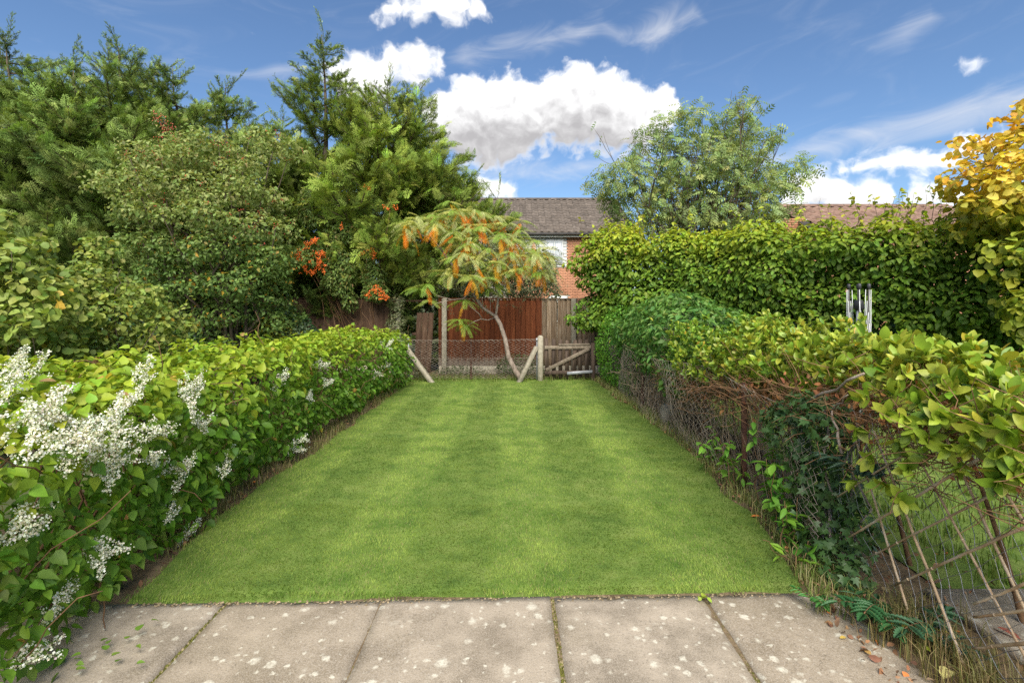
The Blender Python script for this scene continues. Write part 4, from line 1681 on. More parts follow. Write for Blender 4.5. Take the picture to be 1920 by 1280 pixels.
# ================================================================== HEDGES
def left_hedge():
    def f(P):
        y = P[:, 1]
        face = np.interp(y, [1.0, 2.4, 3.2, 4.4, 6.0, 7.5, 9.0, 10.4], [-2.0, -2.02, -2.10, -2.22, -2.24, -2.17, -2.10, -2.08])
        top = np.interp(y, [1.0, 3.0, 5.0, 8.0, 10.4], [1.18, 1.20, 1.17, 1.12, 1.04])
        back = -3.75
        cx, hx = (face + back) / 2, (face - back) / 2
        bot = np.interp(y, [1, 3.2, 4.2, 7, 10.4], [-0.05, -0.05, 0.05, 0.06, 0.0])
        # recessed under the overhang, further along
        inset = np.interp(y, [1, 3.6, 4.6, 8, 10.4], [0.0, 0.02, 0.14, 0.10, 0.03]) * np.clip((0.5 - P[:, 2]) / 0.5, 0, 1)
        d = rbox2(P[:, 0] + inset, P[:, 2], cx, (top + bot) / 2, hx, (top - bot) / 2, 0.26)
        d = np.maximum(d, y - 10.45)
        n = fbm(P, 1.5, 5, 3) - 0.5
        n2 = vnoise(P, 6.5, 9) - 0.5
        return d + 0.42 * n + 0.2 * n2
    h = thing('leafy_hedge', 'long bright green climber-covered hedge with white flower sprays', 'hedge', (-2.9, 6, 0))
    P1, G1 = scatter(f, (-4.0, 1.2, -0.05), (-1.7, 5.0, 1.6), 11500, 0.30, seed=1)
    P2, G2 = scatter(f, (-4.0, 5.0, -0.05), (-1.7, 10.7, 1.6), 16500, 0.26, seed=2)
    P, G = np.concatenate([P1, P2]), np.concatenate([G1, G2])
    n = len(P)
    r = np.random.default_rng(5)
    R = leaf_frames(G, 0.6, 0.55, 0.52, 0.75, 0.55, 6)
    S = np.where(P[:, 1] < 5, 0.042 + 0.058 * r.random(n) ** 1.4, 0.042 + 0.045 * r.random(n) ** 1.2)
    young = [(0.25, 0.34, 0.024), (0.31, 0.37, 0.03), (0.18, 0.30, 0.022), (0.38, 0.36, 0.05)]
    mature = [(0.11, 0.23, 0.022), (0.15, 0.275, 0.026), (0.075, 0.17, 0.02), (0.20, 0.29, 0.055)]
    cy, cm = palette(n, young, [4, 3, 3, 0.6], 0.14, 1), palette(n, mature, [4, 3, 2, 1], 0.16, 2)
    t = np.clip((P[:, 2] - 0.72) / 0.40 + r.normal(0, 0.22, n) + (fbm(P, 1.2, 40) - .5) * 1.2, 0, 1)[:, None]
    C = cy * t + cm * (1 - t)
    old = r.random(n) < 0.018
    C[old] = palette(int(old.sum()), [(0.42, 0.34, 0.05), (0.3, 0.17, 0.06), (0.22, 0.14, 0.07)], [2, 2, 1], 0.15, 77)
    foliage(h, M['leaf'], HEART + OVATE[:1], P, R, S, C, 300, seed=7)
    # stems inside and a few runners
    lines = []
    for i in range(90):
        y = r.uniform(1.6, 10.2)
        x = r.uniform(-3.2, -2.55)
        lines.append((wiggle((x, y, -0.05), (x + r.normal(0, 0.25), y + r.normal(0, 0.3), r.uniform(0.7, 1.1)), 6, 0.04, i), np.linspace(0.012, 0.004, 6)))
    for i in range(160):
        p = P[r.integers(0, n)]
        q = p + r.normal(0, 0.22, 3)
        lines.append((wiggle(p, q, 5, 0.03, i + 500), np.linspace(0.004, 0.002, 5)))
    branches(h, lines, M['twig'], 'stems', 4)
    # white flower sprays
    spots = [(25, 690), (60, 705), (12, 730), (85, 765), (115, 790), (70, 820), (150, 835), (100, 850), (185, 850), (215, 870), (240, 810), (205, 900), (230, 775), (262, 715), (50, 790),
             (365, 735), (350, 770), (372, 805), (325, 880), (295, 860), (350, 890), (280, 830), (415, 870), (455, 885), (180, 1045), (205, 1035), (45, 970), (30, 1000), (345, 1005), (325, 960), (60, 1235), (110, 1140),
             (620, 712), (600, 695), (590, 745), (562, 830), (545, 850), (520, 715), (695, 705), (672, 790), (715, 690), (740, 650), (150, 800), (130, 815)]
    for i, (px_, py_) in enumerate(spots):
        for k in range(2 if (i < 16 and i % 3 == 0) else 1):
            p = hit(f, px_ + r.normal(0, 6), py_ + r.normal(0, 6))
            if p is None: continue
            spray(h, p, 50 + i * 3 + k, 0.23 if p[1] < 5 else 0.22)


def spray(parent, p, seed, ln):
    """a branching raceme of tiny white flowers"""
    r = np.random.default_rng(seed)
    g = Geo()
    v = unit(CAM - p)
    main = unit(np.array([0.15, 0.5, 0.3]) + r.normal(0, 0.45, 3) * np.array([0.5, 1, 1]))
    p = p + v * 0.015 - main * ln * 0.5
    q = []
    for b in range(9):
        s = b / 9
        o = p + main * ln * s
        d = unit(main + r.normal(0, 0.42, 3) + np.array([0, 0, 0.3]) + v * 0.2)
        l = ln * (0.55 - 0.3 * s) * r.uniform(0.7, 1.3)
        g.add(*tube(wiggle(o, o + d * l, 4, 0.008, seed + b), 0.0014, 3, False), np.array([0.25, 0.3, 0.1]))
        for k in range(int(34 * l / (ln * 0.4))):
            t = r.uniform(0.05, 1.05)
            q.append(o + d * l * t + r.normal(0, 0.0085, 3))
    g.add(*tube(wiggle(p, p + main * ln, 5, 0.012, seed), 0.0018, 3, False), np.array([0.25, 0.3, 0.1]))
    q = np.array(q)
    n = len(q)
    R = frames(r.normal(0, 1, (n, 3)) + v * 0.8, r.normal(0, 1, (n, 3)))
    fl = np.array([(-1, 0, 0.25), (0, -0.9, 0), (1, 0, 0.25), (0, 0.9, 0), (0, 0, -0.35)], float)
    ft = np.array([(0, 1, 4), (1, 2, 4), (2, 3, 4), (3, 0, 4)])
    S = r.uniform(0.0038, 0.0072, n)
    C = palette(n, [(0.82, 0.82, 0.76), (0.76, 0.75, 0.65), (0.55, 0.58, 0.38)], [5, 3, 1], 0.05, seed)
    m_ = merged([(fl, ft)], q, R, S, C)
    g.add(*m_.get())
    V, T, Cc = g.get()
    mesh_obj('flower_spray', V, T, M['petal'], parent, Cc, False)


left_hedge()


def shoots(P, D, leaf_len, per, seed, spread=0.75):
    """rosettes of leaves at shoot tips; D is the shoot direction"""
    r = np.random.default_rng(seed)
    n = len(P)
    pos = np.repeat(P, per, 0)
    ax = np.repeat(unit(D), per, 0)
    a = np.tile(np.arange(per) * 2.4, n) + np.repeat(r.uniform(0, 6.28, n), per)
    t = np.tile(np.arange(per) / per, n)
    ref = np.where(np.abs(ax[:, 2:3]) < 0.9, np.array([[0, 0, 1.0]]), np.array([[1.0, 0, 0]]))
    u = unit(np.cross(ax, ref))
    w = np.cross(ax, u)
    rad = u * np.cos(a)[:, None] + w * np.sin(a)[:, None]
    sp = spread * (1.15 - 0.75 * t) + r.normal(0, 0.12, len(pos))
    tip = unit(rad * sp[:, None] + ax * (1.05 - 0.55 * sp)[:, None])
    nr = unit(ax * sp[:, None] - rad * (1.05 - 0.55 * sp)[:, None] + r.normal(0, 0.18, pos.shape))
    L = np.repeat(leaf_len, per) * (0.75 + 0.35 * np.sin(np.pi * (0.2 + 0.7 * t))) * r.uniform(0.85, 1.15, len(pos))
    pos = pos + ax * (L * 0.55 * t)[:, None]
    return pos, frames(nr, tip), L


def right_hedge():
    def f(P):
        y = P[:, 1]
        face = np.interp(y, [1.0, 1.8, 2.4, 3.2, 4.5, 6.2], [1.98, 1.96, 2.0, 2.12, 2.06, 2.05])
        top = np.interp(y, [1.0, 1.7, 2.2, 3.0, 3.8, 5.0, 6.2, 7.0], [1.08, 1.13, 1.19, 1.28, 1.35, 1.33, 1.33, 1.38])
        bot = np.interp(y, [1.0, 1.8, 2.3, 2.8, 3.5, 4.5, 5.2, 7.0], [0.92, 0.92, 0.96, 1.08, 1.10, 1.0, 0.88, 0.8])
        back = 3.25
        cx, hx = (face + back) / 2, (back - face) / 2
        d = rbox2(P[:, 0], P[:, 2], cx, (top + bot) / 2, hx, (top - bot) / 2, 0.16)
        d = np.maximum(d, np.maximum(y - 6.9, 1.2 - y))
        return d + 0.5 * (fbm(P, 2.2, 15, 3) - 0.5) + 0.26 * (vnoise(P, 6, 4) - 0.5)
    h = thing('laurel_hedge', 'yellowing broad-leaved hedge with bare brown twigs beneath its top', 'hedge', (2.6, 4, 0))
    r = np.random.default_rng(8)
    P, G = scatter(f, (1.7, 1.2, 0.55), (3.5, 7.0, 1.8), 2500, 0.22, seed=11)
    D = unit(G * 0.9 + np.array([0, 0, 0.75]) + r.normal(0, 0.45, P.shape))
    LL = np.interp(P[:, 1], [1.5, 3, 5, 7], [0.082, 0.076, 0.064, 0.058])
    pos, R, S = shoots(P, D, LL, 8, 9)
    n = len(pos)
    yg = [(0.24, 0.33, 0.03), (0.32, 0.37, 0.045), (0.15, 0.27, 0.025), (0.42, 0.38, 0.05), (0.48, 0.30, 0.03), (0.10, 0.2, 0.03)]
    grp = np.repeat(vnoise(P, 1.3, 70), 8)
    C1 = palette(n, yg, [4, 5, 3, 2.0, 0.5, 1], 0.13, 3)
    C2 = palette(n, yg, [2, 1, 5, 0.5, 0.2, 5], 0.13, 4)
    k = np.clip((grp - 0.5) * 2 + 0.42 + np.clip((pos[:, 1] - 4.8) * 0.25, -.5, .4), 0, 1)[:, None]
    C = C1 * (1 - k) + C2 * k
    foliage(h, M['leaf_gloss'], LAUREL, pos, R, S * r.uniform(0.7, 1.15, n), C, 300, seed=13)
    # sprigs hanging in front of the canes
    hp = [on_plane(px_, py_, 1.96) for px_, py_ in ((1600, 800), (1640, 860), (1665, 905), (1690, 935), (1700, 880), (1740, 860), (1850, 870), (1880, 880), (1560, 690), (1630, 740), (1720, 800), (1790, 830), (1830, 800), (1900, 840), (1680, 820), (1610, 900), (1760, 780), (1800, 860), (1820, 830), (1860, 820), (1870, 900), (1905, 890), (1895, 800), (1840, 850), (1780, 800), (1740, 820), (1700, 780), (1660, 770), (1880, 850), (1915, 860))]
    hp = np.array(hp)
    pos2, R2, S2 = shoots(hp, np.array([[-0.5, -0.3, -0.25]]) + r.normal(0, 0.4, hp.shape), np.full(len(hp), 0.075), 8, 19)
    foliage(h, M['leaf_gloss'], LAUREL, pos2, R2, S2, palette(len(pos2), yg, [4, 5, 3, 1, 0.3, 0.5], 0.12, 14), len(pos2), 'hanging_sprigs', 'sprig_leaf')
    branches(h, [(wiggle(p_ + np.array([0.22, r.normal(0, .05), 0.12]), p_, 5, 0.015, 3), np.linspace(0.003, 0.0018, 5)) for p_ in hp], M['twig'], 'sprig_stems', 4)
    # twiggy brown understorey
    lines = []
    for i in range(13):
        y = r.uniform(1.7, 6.8)
        x = r.uniform(2.25, 2.8)
        lines.append((wiggle((x, y, -0.05), (x + r.normal(0, 0.2), y + r.normal(0, 0.25), r.uniform(1.0, 1.2)), 7, 0.035, i), np.linspace(0.016, 0.007, 7)))
    branches(h, lines, M['twig'], 'stems', 5)
    g = Geo()
    for i in range(2600):
        y = r.uniform(1.6, 6.9)
        zc = np.interp(y, [1.5, 2.6, 3.2, 4.5, 5.5, 7], [0.95, 0.98, 0.98, 0.86, 0.75, 0.62])
        p = np.array([2.0 + 0.8 * r.random() ** 1.6, y, zc - 0.04 + r.normal(0, 0.11)])
        d = unit(r.normal(0, 1, 3) * np.array([1, 1.2, 0.8]) + np.array([-0.3, 0, 0.35]))
        g.add(*tube(wiggle(p, p + d * r.uniform(0.1, 0.32), 4, 0.018, i), np.array([0.003, 0.0026, 0.002, 0.0014]), 3, False))
    g.build('twigs', M['twig'], h, True, 'stuff')
    g = Geo()
    for i in range(380):
        y = r.uniform(3.9, 8.2)
        p = np.array([r.uniform(2.0, 2.55), y, 0.0])
        q = p + np.array([r.normal(0, 0.12), r.normal(0, 0.25), r.uniform(0.35, 0.85)])
        g.add(*tube(wiggle(p, q, 5, 0.03, i), np.array([0.0035, 0.003, 0.0028, 0.002, 0.0014]), 3, False))
    g.build('dry_stems', M['twig_pale'], h, True, 'stuff')
    # dead leaves caught in the twigs
    m_ = 1300
    y = r.uniform(1.8, 6.5, m_)
    p = np.stack([2.02 + 0.7 * r.random(m_) ** 1.5, y, np.interp(y, [1.5, 3, 5, 7], [0.96, 1.0, 0.82, 0.6]) + r.normal(0, 0.09, m_)], 1)
    R2 = frames(r.normal(0, 1, (m_, 3)), r.normal(0, 1, (m_, 3)))
    C2 = palette(m_, [(0.28, 0.11, 0.045), (0.4, 0.19, 0.07), (0.18, 0.08, 0.04)], [3, 2, 3], 0.2, 5)
    foliage(h, M['dead'], OVATE, p, R2, r.uniform(0.025, 0.06, m_), C2, 0, 'dead_leaves')


right_hedge()


def mound_bush():
    f0 = ellipsoids([((2.45, 7.5, 1.28), (0.62, 1.0, 0.52)), ((2.35, 8.7, 1.15), (0.55, 1.0, 0.5)), ((2.75, 6.9, 1.2), (0.6, 0.7, 0.42)), ((2.5, 6.6, 0.95), (0.45, 0.6, 0.36)), ((2.15, 6.4, 0.78), (0.2, 0.5, 0.3)), ((2.12, 7.5, 0.95), (0.25, 0.5, 0.3))])
    f = lambda P: f0(P) + 0.24 * (fbm(P, 2.0, 25) - 0.5) + 0.1 * (vnoise(P, 7, 3) - .5)
    h = thing('honeysuckle_mound', 'rounded mound of mid-green pointed leaves over the wire fence', 'bush', (2.45, 7.6, 0))
    P, G = scatter(f, (1.5, 5.6, 0.4), (3.6, 10, 2.1), 7600, 0.2, seed=31)
    n = len(P)
    r = np.random.default_rng(32)
    R = leaf_frames(G, 0.6, 0.5, 0.4, 0.7, 0.75, 33)
    C = palette(n, [(0.085, 0.2, 0.035), (0.13, 0.25, 0.045), (0.055, 0.14, 0.03), (0.2, 0.28, 0.08), (0.4, 0.36, 0.05)], [4, 4, 3, 1.5, 0.12], 0.14, 34)
    foliage(h, M['leaf'], LANCE + OVATE[:1], P, R, r.uniform(0.06, 0.105, n), C, 110, seed=35)
    lines = []
    for i in range(60):
        p = np.array([r.uniform(2.1, 2.7), r.uniform(6.6, 9.3), 0.0])
        lines.append((wiggle(p, p + np.array([r.normal(0, .15), r.normal(0, .3), r.uniform(0.8, 1.2)]), 6, 0.06, i), np.linspace(0.014, 0.005, 6)))
    for i in range(160):
        p = np.array([r.uniform(2.0, 2.4), r.uniform(7.0, 9.2), r.uniform(0.3, 0.95)])
        lines.append((wiggle(p, p + r.normal(0, .2, 3), 5, 0.04, i), np.linspace(0.006, 0.003, 5)))
    branches(h, lines, M['twig_pale'], 'stems', 4)


mound_bush()


def small_leaf_hedge():
    f0 = ellipsoids([((2.12, 10.0, 0.8), (0.42, 0.8, 0.82)), ((2.2, 10.5, 0.7), (0.45, 0.6, 0.9)), ((2.2, 9.3, 0.55), (0.32, 0.6, 0.62))])
    f = lambda P: f0(P) + 0.16 * (fbm(P, 2.5, 26) - 0.5)
    h = thing('privet_bush', 'narrow bright green small-leaved bush beside the wooden gate', 'bush', (2.15, 10, 0))
    P, G = scatter(f, (1.5, 8.4, 0.0), (2.9, 11.3, 1.8), 7000, 0.16, seed=36)
    n = len(P)
    r = np.random.default_rng(37)
    R = leaf_frames(G, 0.5, 0.6, 0.55, 0.7, 0.0, 38)
    C = palette(n, [(0.10, 0.25, 0.025), (0.15, 0.31, 0.03), (0.065, 0.17, 0.025)], [4, 3, 3], 0.15, 39)
    foliage(h, M['leaf'], SIMPLE, P, R, r.uniform(0.03, 0.055, n), C, 0)


small_leaf_hedge()


def tall_hedge():
    A, B = np.array([1.75, 11.45]), np.array([6.9, 6.35])
    D = (B - A) / np.linalg.norm(B - A)
    Nn = np.array([-D[1] * -1, D[0] * -1])
    Nn = np.array([D[1], -D[0]])         # towards the lawn
    LEN = np.linalg.norm(B - A)

    def st(P):
        q = P[:, :2] - A
        return q @ D, q @ Nn

    def f(P):
        s, t = st(P)
        top = np.interp(s, [0, 0.6, 1.5, 3, 4.5, 6.0, 7.2], [2.95, 3.16, 3.02, 2.92, 2.86, 2.92, 2.85]) + 0.16 * np.sin(s * 2.9 + 0.6) * np.sin(s * 1.3) + 0.07 * np.sin(s * 7.1)
        bot = np.interp(s, [0, 1.0, 2.0, 3.5, 5, 6, 7.2], [1.0, 1.15, 1.5, 1.45, 1.25, 1.15, 1.1])
        bulge = np.interp(s, [0, 2, 4, 6, 7], [0.55, 0.55, 0.6, 0.62, 0.6])
        d = rbox2(t, P[:, 2], 0.0, (top + bot) / 2, bulge, (top - bot) / 2, 0.35)
        d = np.maximum(d, np.maximum(-s, s - LEN))
        return d + 0.75 * (fbm(P * np.array([1, 1, 2.0]), 1.2, 55, 3) - 0.5) + 0.26 * (vnoise(P * np.array([1, 1, 2.0]), 4.0, 8) - 0.5)
    h = thing('beech_hedge', 'tall clipped beech hedge of overlapping green and yellow-green leaves', 'hedge', (4.3, 8.9, 0))
    P, G = scatter(f, (1.0, 5.2, 0.8), (7.8, 12.4, 3.5), 22000, 0.32, seed=51, face=0.2)
    n = len(P)
    r = np.random.default_rng(52)
    # flat overlapping sprays: faces tipped up and out, tips hanging outwards
    R = leaf_frames(G, 0.6, 0.75, 0.30, 1.0, 0.45, 53)
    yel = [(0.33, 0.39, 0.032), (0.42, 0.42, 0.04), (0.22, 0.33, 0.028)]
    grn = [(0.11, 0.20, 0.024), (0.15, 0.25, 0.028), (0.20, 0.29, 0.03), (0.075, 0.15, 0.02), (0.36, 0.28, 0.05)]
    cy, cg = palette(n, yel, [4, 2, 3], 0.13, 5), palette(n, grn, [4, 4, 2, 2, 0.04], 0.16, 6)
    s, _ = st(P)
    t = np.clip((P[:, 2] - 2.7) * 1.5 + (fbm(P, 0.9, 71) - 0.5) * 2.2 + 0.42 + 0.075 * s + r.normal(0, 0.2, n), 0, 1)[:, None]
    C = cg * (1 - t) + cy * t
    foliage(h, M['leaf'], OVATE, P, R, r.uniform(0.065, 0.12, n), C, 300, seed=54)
    Pi, Gi = scatter(lambda Q: f(Q) + 0.26, (1.0, 5.2, 0.8), (7.8, 12.4, 3.5), 9000, 0.3, seed=151, face=0.5)
    foliage(h, M['leaf'], SIMPLE, Pi, leaf_frames(Gi, 0.9, 0.4, 0.4, 0.3, 0.9, 153), r.uniform(0.1, 0.16, len(Pi)), palette(len(Pi), grn, [4, 4, 2, 2, 0.15], 0.14, 66), 0, 'inner_foliage')
    # upright shoots standing above the clipped top
    lines, Q, GQ = [], [], []
    for i in range(80):
        s0 = r.choice([r.uniform(0.1, 1.6), r.uniform(0, LEN), r.uniform(4.6, LEN)])
        b = A + D * s0 + Nn * r.normal(0.1, 0.2)
        z0 = np.interp(s0, [0, 0.6, 1.5, 3, 4.5, 6.0, 7.2], [2.9, 3.05, 3.0, 2.9, 2.8, 2.8, 2.7]) - 0.1
        l = r.uniform(0.25, 0.65)
        pts = wiggle((b[0], b[1], z0), (b[0] + r.normal(0, .12), b[1] + r.normal(0, .12), z0 + l), 6, 0.02, i)
        lines.append((pts, np.linspace(0.005, 0.002, 6)))
        for k in range(int(l * 26)):
            t_ = r.random() * 5
            j = int(t_)
            Q.append(pts[j] + (pts[min(5, j + 1)] - pts[j]) * (t_ - j))
            GQ.append(unit(np.array([r.normal(), r.normal(), 0.3])))
    Q, GQ = np.array(Q), np.array(GQ)
    Rq = leaf_frames(GQ, 0.4, 0.8, 0.35, 1.2, 0.2, 57)
    foliage(h, M['leaf'], OVATE, Q, Rq, r.uniform(0.05, 0.10, len(Q)), palette(len(Q), yel, [4, 3, 2], 0.13, 8), 90, 'top_shoots', 'shoot_leaf')
    # inner framework of stems
    for i in range(40):
        s0 = LEN * (i + 0.5) / 40
        b = A + D * s0 + Nn * r.normal(0, 0.08)
        lines.append((wiggle((b[0], b[1], -0.05), (b[0] + r.normal(0, .1), b[1] + r.normal(0, .1), 2.7), 7, 0.04, i + 90), np.linspace(0.03, 0.01, 7)))
        for k in range(7):
            p = np.array([b[0], b[1], r.uniform(1.0, 2.7)])
            o = Nn * r.uniform(0.2, 0.5) * r.choice([-1, 1]) + D * r.normal(0, 0.2)
            lines.append((wiggle(p, p + np.array([o[0], o[1], r.uniform(0.05, 0.3)]), 5, 0.02, i * 9 + k), np.linspace(0.01, 0.004, 5)))
    branches(h, lines, M['bark'], 'stems', 5)
    # dark ivy along the foot
    def fi(P):
        s, t = st(P)
        d = rbox2(t, P[:, 2], 0.0, 0.75, 0.34, 0.85, 0.2)
        d = np.maximum(d, np.maximum(0.6 - s, s - LEN + 1.6))
        return d + 0.2 * (fbm(P, 2, 56) - 0.5)
    iv = thing('ivy', 'dark ivy covering the shaded foot of the tall beech hedge', 'ivy', (4.3, 8.9, 0))
    P, G = scatter(fi, (1.0, 5.2, 0.0), (7.8, 12.4, 1.8), 5200, 0.14, seed=58, face=0.1)
    n = len(P)
    R = leaf_frames(G, 0.9, 0.3, 0.3, 0.2, 1.0, 59)
    foliage(iv, M['leaf_gloss'], IVY, P, R, r.uniform(0.06, 0.10, n), palette(n, [(0.022, 0.055, 0.02), (0.035, 0.08, 0.03), (0.05, 0.1, 0.045)], [4, 3, 1], 0.15, 60), 0)


tall_hedge()
# ================================================================== TREES AND SHRUBS
def bough_tpl(seed, cols, weights, wisp=False):
    """one limb of a cypress, unit length along y, rising at the tip, clothed in fine sprays"""
    r = np.random.default_rng(seed)
    n_ = 7
    q = np.linspace(0, 1, n_)
    pts = np.stack([0.05 * np.sin(q * 4 + seed), q, 0.20 * q ** 2.2 - 0.05 * np.sin(np.pi * q)], 1)
    pos, dirs, nrm, scl = [], [], [], []
    twigs = []

    def clothe(line, k, s0, s1, spread):
        m_ = len(line)
        for j in range(k):
            w = 0.08 + 0.92 * (j + r.random()) / k
            ii = min(m_ - 2, int(w * (m_ - 1)))
            fr = w * (m_ - 1) - ii
            p = line[ii] * (1 - fr) + line[ii + 1] * fr
            tg = unit(line[ii + 1] - line[ii])
            a_ = r.uniform(0, 2 * math.pi)
            sd = np.array([math.cos(a_), 0, 0.8 * math.sin(a_) + 0.1])
            pos.append(p)
            dirs.append(tg * (0.7 + 0.5 * w) + sd * r.uniform(0.1, spread) * (1.2 - w) + np.array([0, 0, 0.22]))
            nrm.append(sd * 0.5 + np.array([0, 0, 0.6]) + r.normal(0, 0.55, 3))
            scl.append(r.uniform(s0, s1) * (1.1 - 0.3 * w))
        pos.append(line[-1]); dirs.append(unit(line[-1] - line[-2]) + np.array([0, 0, 0.1])); nrm.append(r.normal(0, 1, 3)); scl.append(s1 * 0.9)
    clothe(pts, 24 if wisp else 34, 0.07 if wisp else 0.09, 0.12 if wisp else 0.17, 0.6 if wisp else 0.9)
    nb_ = 11 if wisp else 13
    for b_ in range(nb_):
        w = 0.12 + 0.82 * (b_ + r.random()) / nb_
        ii = min(n_ - 2, int(w * (n_ - 1)))
        p = pts[ii] + (pts[ii + 1] - pts[ii]) * (w * (n_ - 1) - ii)
        sd = 1 if b_ % 2 else -1
        d_ = unit(np.array([sd * r.uniform(0.35, 0.9), r.uniform(0.6, 1.0), r.uniform(-0.1, 0.65)]))
        l_ = r.uniform(0.22, 0.42) * (1.1 - 0.55 * w)
        q_ = np.linspace(0, 1, 4)[:, None]
        line = p + d_ * l_ * q_ + np.array([0, 0.03, 0.10]) * l_ * q_ ** 2
        twigs.append(line)
        clothe(line, 6 if wisp else 7, 0.07 if wisp else 0.09, 0.12 if wisp else 0.16, 0.55 if wisp else 0.8)
    pos, dirs, nrm, scl = map(np.array, (pos, dirs, nrm, scl))
    C = palette(len(pos), cols, weights, 0.26, seed + 1)
    g = merged(PLUME, pos, frames(nrm, dirs), scl, C, seed + 2, (0.8, 1.3))
    g.add(*tube(pts, np.linspace(0.018, 0.004, n_), 4, False), np.array([0.10, 0.075, 0.05]))
    for line in twigs: g.add(*tube(line, 0.004, 3, False), np.array([0.11, 0.085, 0.05]))
    V, T, Cc = g.get()
    return make_mesh('bough', V, T, M['needle'], Cc, True)


_boughs = {}


def conifer(label, base, height, rmax, cols, weights, seed, lean=(0, 0), nbr=110, full=0.55, low=0.05, sweep=(0, 0, 0), leaders=(), name='cypress_tree', elev=(18, 66), **_):
    """trunk and leaders carrying rising boughs"""
    r = np.random.default_rng(seed)
    base = np.array(base, float)
    t = thing(name, label, 'tree', base)
    sweep = np.array(sweep, float)
    key = (tuple(cols), tuple(weights))
    if key not in _boughs:
        _boughs[key] = [bough_tpl(2000 + 10 * k + len(_boughs) * 100, cols, weights) for k in range(5)] + [bough_tpl(2500 + 10 * k + len(_boughs) * 100, cols, weights, True) for k in range(3)]
    var = _boughs[key]

    def axis(s):
        return base + np.array([lean[0] * s ** 1.5, lean[1] * s ** 1.5, height * s])
    tp = np.array([axis(s) for s in np.linspace(0, 1, 12)]) + r.normal(0, 0.03, (12, 3)) * np.array([1, 1, 0])
    mesh_obj('trunk', *tube(tp, np.linspace(0.16, 0.006, 12) * (height / 8), 7), M['bark'], t, None, True)
    stems = [(axis, nbr, rmax, height)]
    for (s0, az_, tilt, frac) in leaders:
        b = axis(s0)
        d = np.array([math.cos(az_) * tilt, math.sin(az_) * tilt, 1.0])
        H = height * frac
        fn = (lambda b, d, H: (lambda s: b + d * H * s + np.array([d[0], d[1], 0]) * H * 0.25 * math.sin(math.pi * s)))(b, d, H)
        stems.append((fn, int(nbr * frac * 0.7), rmax * frac * 0.95, H))
        mesh_obj('leader', *tube(np.array([fn(s) for s in np.linspace(0, 1, 8)]), np.linspace(0.05, 0.005, 8), 5), M['bark'], t, None, True)
    for si, (fn, nb, rm, H) in enumerate(stems):
        for i in range(nb):
            u = (i + r.random()) / nb
            s = (low if si == 0 else 0.02) + (0.985 - low) * u ** 0.9
            env = min(1.0, (1 - s) / (1 - full)) ** 0.85 * (0.72 + 0.28 * min(1, s / 0.18))
            L = rm * env * r.uniform(0.68, 1.28) * 1.08 + 0.26
            a = i * 2.399 + r.normal(0, 0.35)
            e = math.radians(elev[0] + (elev[1] - elev[0]) * s ** 1.2 + r.normal(0, 8))
            hd = np.array([math.cos(a), math.sin(a), 0])
            dv = unit(hd * math.cos(e) + np.array([0, 0, math.sin(e)]) + sweep)
            up = unit(np.array([0, 0, 1.0]) - hd * 0.25 + r.normal(0, 0.22, 3))
            R = frames(up[None], dv[None])[0]
            w = r.uniform(0.75, 1.15)
            Mx = np.eye(4)
            Mx[:3, :3] = R * L @ np.diag([w, 1.0, w])
            Mx[:3, 3] = fn(s)
            thin = r.random() < (0.15 + 0.8 * max(0, s - 0.5))
            inst('bough', var[r.integers(5, 8) if thin else r.integers(0, 5)], Mx.tolist(), t)
        for w in (0.93, 0.985):
            Mx = np.eye(4)
            Mx[:3, :3] = frames(r.normal(0, 1, (1, 3)), np.array([[r.normal(0, .12), r.normal(0, .12), 1.0]]))[0] @ np.diag([0.35, 0.7, 0.35])
            Mx[:3, 3] = fn(w)
            inst('bough', var[r.integers(5, 8)], Mx.tolist(), t)


DARKCY = [(0.155, 0.225, 0.05), (0.20, 0.275, 0.065), (0.105, 0.165, 0.038), (0.26, 0.30, 0.095)]
YELCY = [(0.175, 0.245, 0.04), (0.23, 0.295, 0.048), (0.11, 0.17, 0.032), (0.29, 0.33, 0.07)]
for i, (lb, x, y, hgt, rad, ld) in enumerate([
        ('cypress cut by the frame edge, outermost of the dark row', -13.3, 12.6, 7.6, 1.9, ()),
        ('tall dark cypress with a plume leaning out of the corner of the row', -11.6, 12.2, 8.0, 1.9, ((0.62, 2.6, 0.35, 0.30),)),
        ('dark cypress with two ragged plumes in the middle of the row', -10.2, 12.4, 7.5, 1.8, ((0.6, 0.6, 0.3, 0.32),)),
        ('highest dark cypress of the row, its tip bent over', -8.95, 12.2, 7.75, 1.9, ((0.62, 2.8, 0.3, 0.3), (0.65, 0.4, 0.25, 0.28))),
        ('dark cypress with bunched tips next to the end of the row', -7.9, 12.6, 7.45, 1.7, ((0.66, 3.0, 0.25, 0.25),)),
        ('last dark cypress of the row, tapering above the red-berried bush', -6.75, 12.8, 7.1, 1.5, ((0.55, -0.3, 0.2, 0.32),))]):
    conifer(lb, (x, y, 0), hgt, rad, DARKCY, [4, 4, 3, 1.5], 100 + i * 7, lean=(-0.45, 0), nbr=92, plumes=19, scale=0.62, sweep=(-0.22, 0.0, 0.05), leaders=ld, full=0.55)
conifer('slim young cypress between the dark row and the spire', (-6.0, 13.3, 0), 6.5, 1.35, DARKCY, [4, 3, 3, 1], 150, nbr=80, plumes=13, scale=0.42, full=0.3)
conifer('tall cypress with a slender bare-looking spire above the fence', (-5.0, 13.6, 0), 8.75, 1.7, YELCY, [4, 2, 4, 1], 160, lean=(0.0, 0), nbr=100, plumes=18, scale=0.58, full=0.42, leaders=((0.5, 2.6, 0.45, 0.25),))
